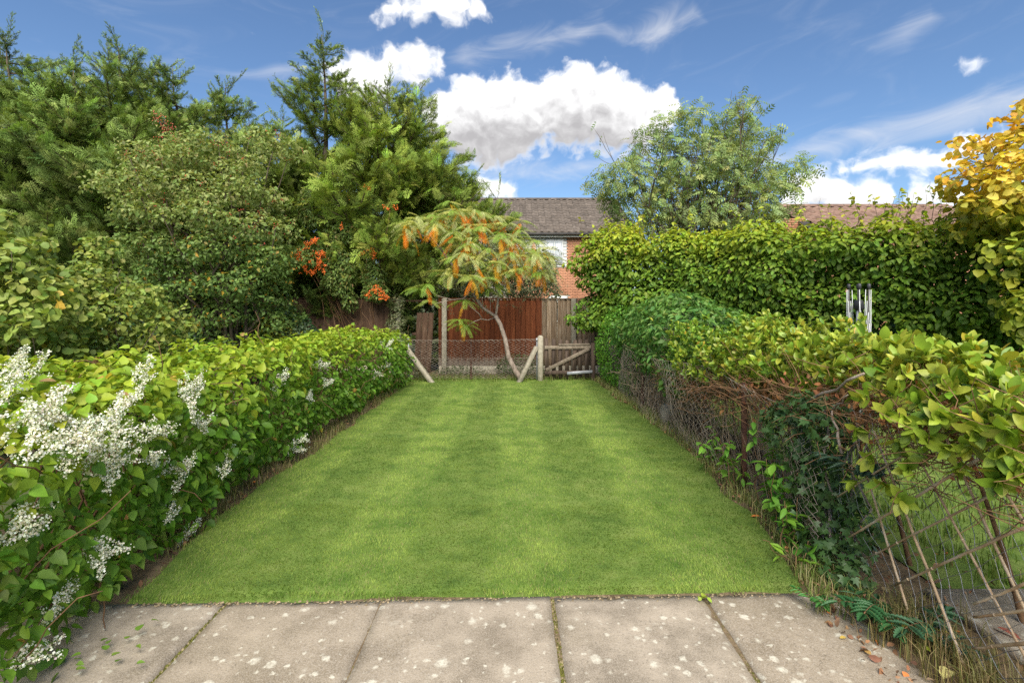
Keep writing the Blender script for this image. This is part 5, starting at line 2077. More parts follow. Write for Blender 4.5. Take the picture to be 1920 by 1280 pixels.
conifer('broad yellow-green cypress spreading over the board fence beside the spire', (-3.3, 13.7, 0), 7.4, 2.05, YELCY, [3, 4, 2, 2], 170, nbr=125, plumes=19, scale=0.60, full=0.55, low=0.16,
        sweep=(0.08, -0.03, 0.04), leaders=((0.55, 0.1, 0.55, 0.27), (0.6, 3.3, 0.3, 0.3), (0.48, -0.2, 0.95, 0.2)))
conifer('low yellow-green cypress with thin tips reaching towards the tiled roof', (-1.8, 13.9, 0), 5.0, 1.4, YELCY, [4, 3, 3, 1], 180, lean=(0.5, 0), nbr=70, plumes=17, scale=0.5, full=0.5, low=0.3,
        sweep=(0.28, 0, 0.05), leaders=((0.5, 0.2, 0.6, 0.42),))


conifer('dark low evergreen added to darken the gap in the board fence', (-2.2, 13.25, 0), 2.7, 0.95, DARKCY, [2, 1, 4, 0.5], 190, nbr=48, plumes=16, scale=0.5, full=0.6, low=0.0, name='evergreen_bush')  # bush added behind the opening so that it reads dark
conifer('dark low evergreen behind the dark brown fence', (-4.9, 13.0, 0), 2.9, 1.0, DARKCY, [2, 1, 4, 0.5], 195, nbr=48, plumes=16, scale=0.5, full=0.6, low=0.0, name='evergreen_bush')


def berry_cluster(parent, centers, per, spread, rad, cols, seed, name='berries'):
    r = np.random.default_rng(seed)
    c = np.repeat(np.asarray(centers, float), per, 0)
    n = len(c)
    c += r.normal(0, spread, (n, 3))
    oc = np.array([(1, 0, 0), (-1, 0, 0), (0, 1, 0), (0, -1, 0), (0, 0, 1), (0, 0, -1)], float)
    ot = np.array([(0, 2, 4), (2, 1, 4), (1, 3, 4), (3, 0, 4), (2, 0, 5), (1, 2, 5), (3, 1, 5), (0, 3, 5)])
    R = np.tile(np.eye(3), (n, 1, 1))
    m_ = merged([(oc, ot)], c, R, r.uniform(0.75, 1.2, n) * rad, palette(n, cols, [1] * len(cols), 0.15, seed))
    return m_.build(name, M['berry'], parent, True, 'stuff')


def berry_bush():
    d = 10.2
    pads = []
    for px_, py_, rx, rz, dd in [(330, 300, 70, 26, 0), (400, 285, 70, 28, 0.3), (450, 320, 60, 30, 0.2), (290, 345, 70, 26, -0.2), (370, 350, 80, 32, -0.4), (460, 370, 60, 30, 0), (300, 395, 60, 26, -0.3),
                                 (390, 410, 80, 32, -0.6), (480, 430, 60, 32, -0.1), (310, 450, 65, 30, -0.2), (400, 470, 80, 34, -0.5), (500, 490, 55, 34, 0), (340, 510, 80, 34, -0.1), (430, 530, 80, 34, -0.3),
                                 (520, 545, 45, 32, 0.2), (500, 280, 50, 24, 0.6), (260, 370, 36, 18, 0), (330, 560, 70, 40, 0.2), (440, 585, 90, 40, 0.2), (400, 625, 120, 45, 0.4), (520, 600, 50, 40, .5)]:
        p = PX(px_, py_, d + dd)
        pads.append((p, (rx * 0.86 / 960 * d, 0.7, rz * 0.8 / 960 * d)))
    f0 = ellipsoids(pads)
    f = lambda P: f0(P) + 0.55 * (fbm(P * np.array([1, 1, 1.8]), 2.0, 65) - 0.5) + 0.2 * (vnoise(P, 8, 6) - 0.5)
    t = thing('cotoneaster_bush', 'large grey-green bush dotted with red berries before the dark cypresses', 'bush', (-6, 10.4, 0))
    P, G = scatter(f, (-8.3, 8.6, 0.8), (-3.8, 12.0, 5.2), 23000, 0.24, seed=61, face=0.2)
    n = len(P)
    r = np.random.default_rng(62)
    R = leaf_frames(G, 0.5, 0.7, 0.55, 0.9, 0.1, 63)
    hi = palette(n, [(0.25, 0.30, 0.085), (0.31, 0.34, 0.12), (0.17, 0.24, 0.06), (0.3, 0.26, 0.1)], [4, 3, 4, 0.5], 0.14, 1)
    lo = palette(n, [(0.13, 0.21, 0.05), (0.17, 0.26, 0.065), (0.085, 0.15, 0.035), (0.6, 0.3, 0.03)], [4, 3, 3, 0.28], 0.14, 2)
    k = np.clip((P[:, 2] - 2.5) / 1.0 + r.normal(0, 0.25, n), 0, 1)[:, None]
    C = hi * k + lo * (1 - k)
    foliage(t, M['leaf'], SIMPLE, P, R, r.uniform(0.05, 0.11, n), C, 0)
    top = P[(G[:, 2] > -0.2) & (P[:, 2] > 2.7)]
    sel = top[r.choice(len(top), 95)]
    berry_cluster(t, sel, 7, 0.035, 0.013, [(0.45, 0.06, 0.03), (0.5, 0.12, 0.05), (0.35, 0.07, 0.05)], 64)
    lines = []
    for i in range(7):
        b = np.array([-6.0 + r.normal(0, .25), 10.5 + r.normal(0, .2), 0])
        for k in range(4):
            e = sel[r.integers(0, len(sel))]
            lines.append((wiggle(b, e, 9, 0.14, i * 5 + k), np.linspace(0.05, 0.006, 9)))
    branches(t, lines, M['bark'], 'branches', 5)
    # arching red-berried shoot at the top
    g = [(PX(290, 215, 10.2), PX(335, 265, 10.3)), (PX(265, 285, 10.2), PX(300, 300, 10.2))]
    for a, b in g:
        pts = wiggle(b, a, 6, 0.03, 3)
        branches(t, [(pts, np.linspace(0.012, 0.003, 6))], M['twig'], 'shoot', 4)
        cc = np.repeat(pts, 5, 0) + r.normal(0, 0.07, (30, 3))
        berry_cluster(t, cc, 4, 0.03, 0.014, [(0.5, 0.13, 0.07), (0.42, 0.08, 0.05)], 66)
        foliage(t, M['leaf'], SIMPLE, np.repeat(pts, 14, 0) + r.normal(0, 0.08, (84, 3)), leaf_frames(r.normal(0, 1, (84, 3)), seed=4), r.uniform(0.04, 0.07, 84), palette(84, [(0.2, 0.24, 0.08)], [1], 0.2, 4), 0, 'shoot_leaves')


berry_bush()


def ivy_bank():
    f0 = ellipsoids([((-6.6, 10.6, 0.8), (0.9, 0.7, 0.9)), ((-5.4, 11.2, 0.9), (0.9, 0.5, 0.85)), ((-4.9, 11.7, 0.7), (0.5, 0.4, 0.7)), ((-7.8, 10.6, 0.9), (0.8, 0.6, 1.0))])
    f = lambda P: f0(P) + 0.2 * (fbm(P, 2.2, 66) - 0.5)
    t = thing('ivy', 'dark glossy ivy bank under the red-berried bush', 'ivy', (-6, 11, 0))
    P, G = scatter(f, (-8.8, 9.6, 0), (-4.2, 12.3, 2.1), 4600, 0.16, seed=67, face=0.1)
    n = len(P)
    R = leaf_frames(G, 0.9, 0.4, 0.35, 0.3, 0.9, 68)
    foliage(t, M['leaf_gloss'], IVY, P, R, np.random.default_rng(1).uniform(0.06, 0.10, n), palette(n, [(0.03, 0.075, 0.025), (0.045, 0.1, 0.035), (0.06, 0.12, 0.05)], [3, 3, 1], 0.15, 69), 0)


ivy_bank()


def low_shrubs():
    for nm, lb, c, rad, cols, sd in (
            ('golden_shrub', 'small golden-green shrub below the dark brown fence', PX(500, 625, 10.7), (0.5, 0.3, 0.32), [(0.28, 0.3, 0.04), (0.2, 0.25, 0.03), (0.4, 0.36, 0.06)], 81),
            ('grey_shrub', 'small grey-green shrub beside the golden one below the fence', PX(552, 632, 10.9), (0.5, 0.3, 0.3), [(0.09, 0.14, 0.07), (0.13, 0.19, 0.1), (0.06, 0.1, 0.05)], 83)):
        f0 = ellipsoids([(c, rad), (c + np.array([0.3, 0.1, -0.2]), rad), (c + np.array([-0.2, 0, -0.3]), (rad[0], rad[1], 0.5))])
        f = lambda P: f0(P) + 0.2 * (fbm(P, 3, sd) - .5)
        t = thing(nm, lb, 'shrub', (c[0], c[1], 0))
        P, G = scatter(f, c - 1.3, c + 1.3, 1500, 0.2, seed=sd)
        n = len(P)
        R = leaf_frames(G, 0.4, 0.6, 0.6, 0.9, -0.2, sd)
        foliage(t, M['leaf'], SIMPLE, P, R, np.random.default_rng(2).uniform(0.05, 0.09, n), palette(n, cols, [3, 3, 1], 0.15, sd), 0)


low_shrubs()


def creepers():
    # orange-berried climber hanging over the fence, seen against the cypresses
    t = thing('pyracantha', 'orange-berried climber trailing over the dark fence below the cypress', 'climber', (-3.7, 12.05, 0))
    E = [((580, 478, 11.55), 0.32, 0.3), ((708, 548, 11.6), 0.24, 0.2), ((612, 480, 11.7), 0.42, 0.42), ((640, 430, 11.8), 0.34, 0.3), ((640, 520, 11.7), 0.36, 0.5), ((655, 560, 11.8), 0.2, 0.3), ((700, 520, 11.9), 0.26, 0.4), ((695, 545, 11.9), 0.24, 0.22), ((580, 385, 11.6), 0.24, 0.5), ((690, 380, 11.9), 0.3, 0.3)]
    f0 = ellipsoids([(PX(*c), (a, 0.28, b)) for c, a, b in E])
    f = lambda P: f0(P) + 0.2 * (fbm(P, 2.6, 85) - .5)
    P, G = scatter(f, (-5.4, 11.0, 1.0), (-2.6, 12.6, 4.6), 7500, 0.24, seed=86, face=0.2)
    n = len(P)
    r = np.random.default_rng(87)
    R = leaf_frames(G, 0.5, 0.6, 0.45, 0.5, 0.9, 88)
    C = palette(n, [(0.13, 0.2, 0.045), (0.19, 0.25, 0.06), (0.09, 0.15, 0.04), (0.33, 0.2, 0.08)], [4, 3, 3, 0.7], 0.15, 89)
    foliage(t, M['leaf'], SLIM + SIMPLE[:1], P, R, r.uniform(0.06, 0.11, n), C, 0)
    cl = []
    for px_, py_, k, sp in ((572, 492, 22, 0.10), (595, 488, 16, 0.08), (560, 480, 12, 0.06), (590, 452, 9, 0.05), (575, 460, 6, .04), (607, 476, 6, .05), (682, 475, 4, .05), (697, 472, 4, .05), (700, 478, 3, .04), (704, 545, 7, .05), (716, 552, 7, .05), (690, 552, 4, .04), (688, 352, 5, .05), (733, 390, 4, .05), (640, 425, 2, .03), (655, 370, 2, .05), (722, 558, 5, .05), (603, 500, 8, .06), (585, 505, 8, .07)):
        for _ in range(k):
            cl.append(PX(px_, py_, 11.35) + r.normal(0, sp, 3))
    berry_cluster(t, cl, 9, 0.022, 0.014, [(0.75, 0.16, 0.02), (0.8, 0.22, 0.03), (0.62, 0.1, 0.02)], 90)
    lines = [(wiggle((-3.6 + r.normal(0, .1), 12.5, 0.0), p + np.array([0, 0.2, 0]), 8, 0.08, i), np.linspace(0.012, 0.003, 8)) for i, p in enumerate(cl[::12])]
    branches(t, lines, M['twig'], 'stems', 4)
    # ivy on the concrete post
    t = thing('ivy', 'pale variegated ivy clothing the concrete fence post', 'ivy', (-2.62, 12.1, 0))
    f0 = ellipsoids([(PX(744, 575, 12.1), (0.2, 0.16, 0.3)), (PX(741, 605, 12.1), (0.24, 0.16, 0.35)), (PX(746, 645, 12.1), (0.2, 0.16, 0.4)), (PX(775, 700, 11.4), (0.3, 0.3, 0.25))])
    f = lambda P: f0(P) + 0.12 * (fbm(P, 4, 91) - .5)
    P, G = scatter(f, (-3.2, 10.9, 0), (-1.9, 12.5, 2.0), 1700, 0.1, seed=92)
    n = len(P)
    foliage(t, M['leaf_gloss'], IVY, P, leaf_frames(G, 0.9, 0.3, 0.3, 0.2, 0.9, 93), r.uniform(0.035, 0.06, n), palette(n, [(0.15, 0.17, 0.07), (0.25, 0.26, 0.13), (0.1, 0.12, 0.05)], [3, 3, 2], 0.15, 94), 0)
    # grey arching cotoneaster behind the red fence
    t = thing('cotoneaster_shrub', 'arching fine-leaved grey-green shrub hanging over the red fence', 'shrub', (0.3, 12.9, 0))
    pos, dr = [], []
    lines = []
    for i in range(280):
        b = np.array([r.uniform(-1.9, 0.95), 12.7 + r.normal(0, .25), r.uniform(1.5, 3.0)])
        l = r.uniform(0.35, 0.8)
        a = r.normal(-0.35, 0.9)
        q = np.linspace(0, 1, 7)
        pts = b + np.array([math.cos(a), math.sin(a), 0]) * (l * q)[:, None] + np.array([0, 0, 1]) * (0.35 * l * q - 0.75 * l * q ** 2)[:, None] + r.normal(0, .015, (7, 3))
        lines.append((pts, np.linspace(0.006, 0.002, 7)))
        for k in range(22):
            j = r.integers(0, 6)
            pos.append(pts[j] + (pts[j + 1] - pts[j]) * r.random() + r.normal(0, .02, 3))
            dr.append(unit(pts[j + 1] - pts[j]) + r.normal(0, .8, 3))
    branches(t, lines, M['twig'], 'stems', 3)
    pos, dr = np.array(pos), np.array(dr)
    n = len(pos)
    foliage(t, M['leaf'], SLIM, pos, frames(np.array([0, 0, 1.0]) + r.normal(0, .6, (n, 3)), dr), r.uniform(0.04, 0.075, n), palette(n, [(0.16, 0.195, 0.10), (0.24, 0.27, 0.16), (0.11, 0.14, 0.07)], [3, 3, 2], 0.14, 95), 0)
    f0 = ellipsoids([(PX(1000, 520, 12.8), (0.62, 0.45, 0.72)), (PX(1020, 560, 12.75), (0.4, 0.4, 0.4)), (PX(940, 500, 12.9), (0.8, 0.45, 0.8)), (PX(880, 520, 12.9), (0.9, 0.4, 0.6))])
    P, G = scatter(lambda P: f0(P) + .45 * (fbm(P, 2.2, 3) - .5), (-2.2, 12.2, 1.2), (1.6, 13.6, 3.6), 9000, 0.3, seed=196, face=0.2)
    n = len(P)
    foliage(t, M['leaf'], SLIM, P, leaf_frames(G, 0.5, 0.5, 0.6, 0.9, 0.4, 97), r.uniform(0.06, 0.11, n), palette(n, [(0.16, 0.195, 0.10), (0.24, 0.27, 0.16), (0.11, 0.14, 0.07)], [3, 3, 2], 0.14, 195), 0, 'inner_foliage')
    # low evergreen at the foot of the red fence
    t = thing('evergreen_shrub', 'low dark evergreen at the foot of the red fence behind the trunk', 'shrub', (0.2, 11.8, 0))
    f0 = ellipsoids([((0.1, 11.8, 0.18), (0.5, 0.25, 0.3)), ((0.45, 11.7, 0.12), (0.4, 0.25, 0.22)), ((-1.2, 11.9, 0.03), (0.7, 0.2, 0.13))])
    P, G = scatter(lambda P: f0(P) + .15 * (fbm(P, 4, 3) - .5), (-2, 11.3, 0), (1.2, 12.2, 0.8), 1500, 0.15, seed=96)
    n = len(P)
    foliage(t, M['leaf'], SLIM, P, leaf_frames(G, 0.4, 0.5, 0.6, 0.9, -0.3, 97), r.uniform(0.04, 0.08, n), palette(n, [(0.06, 0.1, 0.03), (0.1, 0.14, 0.05)], [1, 1], 0.15, 98), 0)


creepers()


def sumac():
    d = 10.85
    t = thing('sumac_tree', 'leaning sumac tree with drooping green and orange feathery leaves', 'tree', PX(976, 712, 10.85) * np.array([1, 1, 0]))
    W = lambda lst: np.array([PX(x, y, d + dd) for x, y, dd in lst])
    tr = W([(978, 714, 0), (966, 695, 0), (953, 668, 0), (947, 635, 0.02), (938, 608, 0.05), (929, 592, 0.06)])
    mesh_obj('trunk', *tube(tr, np.array([0.068, 0.058, 0.05, 0.046, 0.044, 0.043]), 10), M['bark_grey'], t, None, True)
    limbs = [
        ([(930, 594, .06), (905, 577, 0.05), (888, 553, 0), (882, 530, -.05), (858, 512, -.1), (840, 485, -.15), (815, 452, -.2), (800, 432, -.2)], 0.036),
        ([(929, 594, .06), (933, 570, .1), (935, 545, .15), (948, 525, .2), (965, 500, .2), (985, 475, .25)], 0.03),
        ([(884, 535, 0), (895, 505, .3), (900, 470, .4), (905, 435, .4)], 0.02),
        ([(858, 512, -.1), (862, 480, .1), (868, 445, .2)], 0.02),
        ([(935, 545, .15), (925, 510, -.3), (922, 470, -.3)], 0.016),
        ([(948, 525, .2), (975, 515, -.2), (995, 500, -.3)], 0.014),
        ([(926, 596, .06), (915, 600, -.1), (902, 598, -.2), (888, 603, -.3), (872, 614, -.35)], 0.012),
        ([(905, 600, -.15), (898, 588, -.25), (886, 578, -.3), (874, 570, -.3)], 0.01),
        ([(882, 548, 0), (868, 560, -.3), (848, 562, -.4), (822, 555, -.45), (805, 545, -.45)], 0.013),
        ([(848, 562, -.4), (828, 566, -.5), (806, 572, -.5)], 0.01),
        ([(862, 520, -.1), (850, 535, -.35), (846, 520, -.4)], 0.01),
        ([(905, 435, .4), (935, 425, .5), (955, 430, .5)], 0.012),
        ([(815, 452, -.2), (790, 440, -.3), (775, 428, -.3)], 0.012),
        ([(868, 445, .2), (850, 420, .1), (838, 410, .1)], 0.012),
    ]
    for pts, r0 in limbs:
        mesh_obj('branch', *tube(W(pts), np.linspace(r0, r0 * 0.45, len(pts)), 6), M['bark_grey'], t, None, True)
    tips = [(778, 418, -.3), (800, 412, -.1), (826, 405, -.3), (845, 400, .2), (872, 398, 0), (905, 398, .3), (930, 405, .5), (952, 418, .4), (975, 432, .3), (1000, 450, .25), (870, 428, -.4), (905, 425, -.3), (935, 440, -.2), (965, 452, -.3),
            (990, 478, -.2), (850, 445, -.5), (885, 455, -.6), (915, 465, -.6), (855, 478, -.5), (890, 488, -.7), (930, 490, -.6), (960, 478, -.5), (1000, 490, 0), (846, 505, -.5), (880, 515, -.6), (905, 508, -.5), (945, 508, -.5), (970, 505, -.4),
            (815, 425, -.5), (800, 532, -.5), (786, 540, -.45), (806, 562, -.5), (872, 562, -.35), (862, 598, -.4), (868, 606, -.35), (928, 532, -.3), (915, 540, -.2), (1005, 470, .1)]
    tpl, cols = [], []
    for k in range(5): tpl.append(pinnate_tpl(11, 0.21, 0.085, [0.3, 0.5, 0.18, 0.4, 0.6][k], 0.55, 300 + k, 0.008))
    r = np.random.default_rng(301)

    def vmesh(k, c1, c2):
        V, T = tpl[k]
        w = np.clip(V[:, 1] / 1.0, 0, 1)[:, None]
        C = np.array(c1) * (1 - w) + np.array(c2) * w
        C = C * (1 + r.normal(0, 0.06, (len(V), 1)))
        return make_mesh('leaf', V, T, M['leaf'], np.clip(C, 0, 0.9), False)
    green = [vmesh(k % 5, c1, c2) for k, (c1, c2) in enumerate([((0.24, 0.31, 0.05), (0.28, 0.34, 0.08)), ((0.34, 0.39, 0.13), (0.42, 0.45, 0.19)), ((0.38, 0.40, 0.09), (0.45, 0.44, 0.12)), ((0.17, 0.28, 0.035), (0.21, 0.33, 0.05)), ((0.34, 0.38, 0.12), (0.4, 0.42, 0.16))])]
    orange = [vmesh(k % 5, c1, c2) for k, (c1, c2) in enumerate([((0.75, 0.26, 0.015), (0.82, 0.20, 0.015)), ((0.8, 0.38, 0.02), (0.75, 0.28, 0.015)), ((0.78, 0.18, 0.02), (0.8, 0.28, 0.02)), ((0.7, 0.44, 0.03), (0.8, 0.36, 0.02))])]
    lowg = [3, 3, 0]
    tips += [(int(x_ + r.normal(0, 14)), int(y_ + r.normal(0, 8)), dd_ + r.normal(0, .25)) for x_, y_, dd_ in tips + tips if y_ < 520]
    tips += [(762, 428, -.2), (1018, 492, .1), (1025, 505, .2), (770, 440, -.1), (1010, 510, -.2), (785, 405, 0), (812, 398, .1), (858, 392, .2), (890, 392, .1), (1030, 480, .2), (760, 415, -.1)]
    cnt, rest = 0, Geo()

    def put(me, Mx):
        nonlocal cnt
        cnt += 1
        if cnt <= 300:
            inst('leaf', me, Mx.tolist(), t)
        else:
            V = np.array([v.co[:] for v in me.vertices]) @ Mx[:3, :3].T + Mx[:3, 3]
            rest.add(V, np.array([q.vertices[:] for q in me.polygons]), np.array([a_.color[:3] for a_ in me.attributes['Col'].data]))
    tips.sort(key=lambda q_: q_[2])
    for i, (px_, py_, dd) in enumerate(tips):
        p = PX(px_, py_, d + dd)
        low = py_ > 528
        nl = 8 if not low else 8
        for k in range(nl):
            a = k * 2 * math.pi / nl + r.uniform(-.4, .4) + i
            el_ = r.uniform(0.15, 0.65)
            dv = np.array([math.cos(a), math.sin(a) * 0.9, el_])
            m_ = green[r.choice(lowg)] if low else green[r.integers(0, 5)]
            R = frames(np.array([[0, 0, 1.0]]) + r.normal(0, .15, (1, 3)) - 0.0, dv[None])[0]
            s = r.uniform(0.28, 0.42) * (1.0 if low else 1)
            Mx = np.eye(4); Mx[:3, :3] = R * s; Mx[:3, 3] = p
            put(m_, Mx)
        no = (r.choice([0, 1, 1, 2, 2, 3]) if not low else r.integers(0, 2))
        for k in range(no):     # older leaves hang below and have turned
            a = r.uniform(0, 2 * math.pi)
            dv = np.array([math.cos(a), math.sin(a) * .7 - 0.5, -0.15])
            R = frames(np.array([[0, 0, 1.0]]) + np.array([[dv[0], dv[1], 0]]) * 0.8, dv[None])[0]
            s = r.uniform(0.27, 0.40)
            Mx = np.eye(4); Mx[:3, :3] = R * s; Mx[:3, 3] = p - np.array([0, 0, 0.05])
            put(orange[r.integers(0, 4)], Mx)
    if rest.n: rest.build('foliage', M['leaf'], t, False, 'stuff')


sumac()


def broad_tree(label, name, base, stems, seed, leaf_fn, mat_bark=None, depth=3, part='crown'):
    """recursive stems; leaf_fn(points, dirs) places the foliage"""
    r = np.random.default_rng(seed)
    t = thing(name, label, 'tree', base)
    lines, tips, dirs = [], [], []

    def grow(p, d, L, rad, lev):
        n_ = 6
        pts = [p]
        dd = d.copy()
        for k in range(n_ - 1):
            dd = unit(dd + r.normal(0, 0.09, 3) + np.array([0, 0, 0.05]))
            pts.append(pts[-1] + dd * L / (n_ - 1))
        pts = np.array(pts)
        lines.append((pts, np.linspace(rad, rad * 0.45, n_)))
        if lev >= depth:
            for k in range(1, n_):
                tips.append(pts[k]); dirs.append(unit(pts[k] - pts[k - 1]))
            return
        if lev >= depth - 1:
            for k in range(2, n_): tips.append(pts[k]); dirs.append(dd)
        nb = 5 if lev == 0 else 4
        for b in range(nb):
            s = r.uniform(0.3, 1.0)
            j = min(n_ - 2, int(s * (n_ - 1)))
            q = pts[j] + (pts[j + 1] - pts[j]) * (s * (n_ - 1) - j)
            bd = unit(dd * 0.8 + r.normal(0, 0.55, 3) + np.array([0, 0, 0.12]))
            grow(q, bd, L * r.uniform(0.42, 0.62), rad * 0.5, lev + 1)
        grow(pts[-1], unit(dd + r.normal(0, 0.12, 3)), L * 0.5, rad * 0.42, lev + 1)
    for (p, d, L, rad) in stems:
        grow(np.array(p, float), unit(np.array(d, float)), L, rad, 0)
    branches(t, lines, mat_bark or M['bark'], 'branches', 4)
    leaf_fn(t, np.array(tips), np.array(dirs), r)
    return t


def ash_leaves(t, P, D, r):
    cl = [(1310, 320, 120, 70), (1212, 335, 62, 48), (1410, 330, 70, 60), (1296, 238, 40, 40), (1380, 240, 38, 42), (1488, 325, 30, 34), (1146, 348, 34, 28), (1320, 392, 150, 40), (1240, 275, 46, 46), (1450, 392, 50, 30), (1190, 392, 50, 28), (1340, 270, 50, 40), (1425, 275, 30, 34)]
    f0 = ellipsoids([(PX(x, y, 15.1), (rx / 960 * 15.1, 1.3 if rx > 100 else 0.8, ry / 960 * 15.1)) for x, y, rx, ry in cl])
    f = lambda Q: f0(Q) + 1.0 * (fbm(Q, 1.3, 411) - 0.5) + 0.5 * (vnoise(Q, 3.5, 413) - 0.5)
    Q, G = scatter(f, (2.2, 13.4, 3.0), (9.0, 16.8, 7.9), 6200, 0.9, seed=412, face=0.6)
    keep = fbm(Q, 2.0, 415) > 0.47
    Q, G = Q[keep], G[keep]
    ends = P[r.choice(len(P), 900)] + r.normal(0, 0.09, (900, 3))
    Q = np.concatenate([Q, ends])
    G = np.concatenate([G, unit(r.normal(0, 1, (900, 3)))])
    n = len(Q)
    tp = [pinnate_tpl(4, 0.42, 0.19, q, 0.3, 400 + i, 0.006) for i, q in enumerate((0.3, 0.6, 0.15))]
    tip = G * 0.8 + r.normal(0, 0.6, (n, 3)) + np.array([0, 0, -0.1])
    R = frames(np.array([0, 0, 0.8]) + G * 0.5 + r.normal(0, 0.45, (n, 3)), tip)
    C = palette(n, [(0.20, 0.28, 0.09), (0.27, 0.35, 0.13), (0.15, 0.22, 0.07), (0.37, 0.40, 0.11)], [4, 4, 3, 2], 0.14, 410)
    foliage(t, M['leaf'], tp, Q, R, r.uniform(0.18, 0.30, n), C, 0, 'crown')


ash_stems = []
ar = np.random.default_rng(77)
for (tx, tz, ty, q) in [(2.85, 5.0, 15.2, 1), (3.4, 5.6, 15.6, 1), (4.0, 6.35, 14.6, 1), (4.45, 6.6, 15.6, 1), (4.9, 7.15, 15.0, 1), (5.25, 7.3, 15.6, 1), (5.7, 6.9, 14.8, 1), (6.25, 7.35, 15.3, 1), (6.7, 7.0, 14.6, 1), (7.2, 6.6, 15.5, 1), (7.4, 5.9, 15.0, 1), (8.2, 5.7, 15.0, 1), (5.5, 5.9, 14.3, 1), (3.2, 5.2, 14.8, 1), (5.0, 6.3, 14.4, 1), (6.6, 6.2, 14.4, 1), (7.8, 6.1, 14.9, 1), (4.2, 5.9, 15.4, 1), (5.8, 6.5, 15.4, 1), (4.9, 5.0, 14.0, 1), (6.0, 4.9, 14.0, 1), (6.3, 5.6, 14.2, 1), (4.6, 5.4, 14.2, 1), (3.6, 4.6, 14.6, 1), (7.3, 4.9, 14.5, 1)]:
    b = np.array([5.45 + ar.normal(0, 0.35), 15.2 + ar.normal(0, 0.3), 1.2])
    e = np.array([tx, ty, tz])
    v = e - b
    L = np.linalg.norm(v)
    ash_stems.append((b, v, L * 0.62, 0.045))
broad_tree('airy grey-green ash tree rising behind the tall beech hedge', 'ash_tree', (5.4, 15.2, 0), [((5.4, 15.2, 0), (0, 0, 1), 1.6, 0.16)][:0] + ash_stems, 78, ash_leaves, depth=2)


def hazel(label, ells, n, seed, size, single):
    f0 = ellipsoids(ells)
    f = lambda P: f0(P) + 0.55 * (fbm(P, 2.0, seed) - 0.5) + 0.26 * (vnoise(P, 6, seed) - .5)
    cen = np.mean([c for c, _ in ells], 0)
    t = thing('hazel_shrub', label, 'shrub', (cen[0], cen[1], 0))
    lo = np.min([np.array(c) - np.array(q) for c, q in ells], 0) - 0.3
    hi = np.max([np.array(c) + np.array(q) for c, q in ells], 0) + 0.3
    P, G = scatter(f, lo, hi, n, 0.30, seed=seed, face=0.25)
    n = len(P)
    r = np.random.default_rng(seed + 1)
    R = leaf_frames(G, 0.45, 0.6, 0.62, 0.7, 0.7, seed + 2)
    C = palette(n, [(0.21, 0.28, 0.055), (0.28, 0.33, 0.07), (0.14, 0.22, 0.045), (0.36, 0.38, 0.1), (0.55, 0.34, 0.04)], [4, 4, 3, 1.6, 0.15], 0.14, seed + 3)
    foliage(t, M['leaf'], ROUND, P, R, r.uniform(size * 0.65, size * 1.2, n), C, single - 30, seed=seed + 4)
    lines = []
    for i in range(60):
        e = P[r.integers(0, n)]
        lines.append((wiggle((cen[0] + r.normal(0, .25), cen[1] + r.normal(0, .2), 0), e + G[0] * 0, 7, 0.06, i), np.linspace(0.016, 0.004, 7)))
    # shoots standing proud of the top
    Q = []
    for i in range(12):
        k = P[r.integers(0, n)]
        if k[2] < cen[2]: continue
        pts = wiggle(k, k + np.array([r.normal(0, .1), r.normal(0, .1), r.uniform(0.2, 0.45)]), 5, 0.02, i)
        lines.append((pts, np.linspace(0.006, 0.003, 5)))
        for j in range(9): Q.append(pts[r.integers(1, 5)] + r.normal(0, .03, 3))
    branches(t, lines, M['bark'], 'stems', 4)
    if Q:
        Q = np.array(Q)
        g = r.normal(0, 1, Q.shape) * np.array([1, 1, 0.2])
        foliage(t, M['leaf'], ROUND, Q, leaf_frames(unit(g), 0.4, 0.8, 0.3, 1.2, 0.1, 5), r.uniform(size * .6, size, len(Q)), palette(len(Q), [(0.27, 0.32, 0.06), (0.2, 0.27, 0.05)], [1, 1], .12, 6), 0, 'shoot_leaves')


hazel('large-leaved pale green hazel shrub cut by the frame edge', [((-5.6, 5.5, 1.3), (0.85, 0.6, 1.05)), ((-5.15, 5.5, 1.45), (0.42, 0.45, 0.75)), ((-5.55, 5.6, 1.95), (0.4, 0.4, 0.55)), ((-6.2, 5.6, 1.8), (0.6, 0.5, 0.8))], 5200, 501, 0.088, 150)
hazel('smaller yellow-green hazel shrub between the hedge and the berried bush', [((-5.3, 6.8, 1.2), (0.7, 0.6, 0.9)), ((-4.85, 6.9, 1.1), (0.42, 0.5, 0.62)), ((-5.55, 6.8, 1.65), (0.35, 0.4, 0.6))], 6000, 521, 0.068, 110)


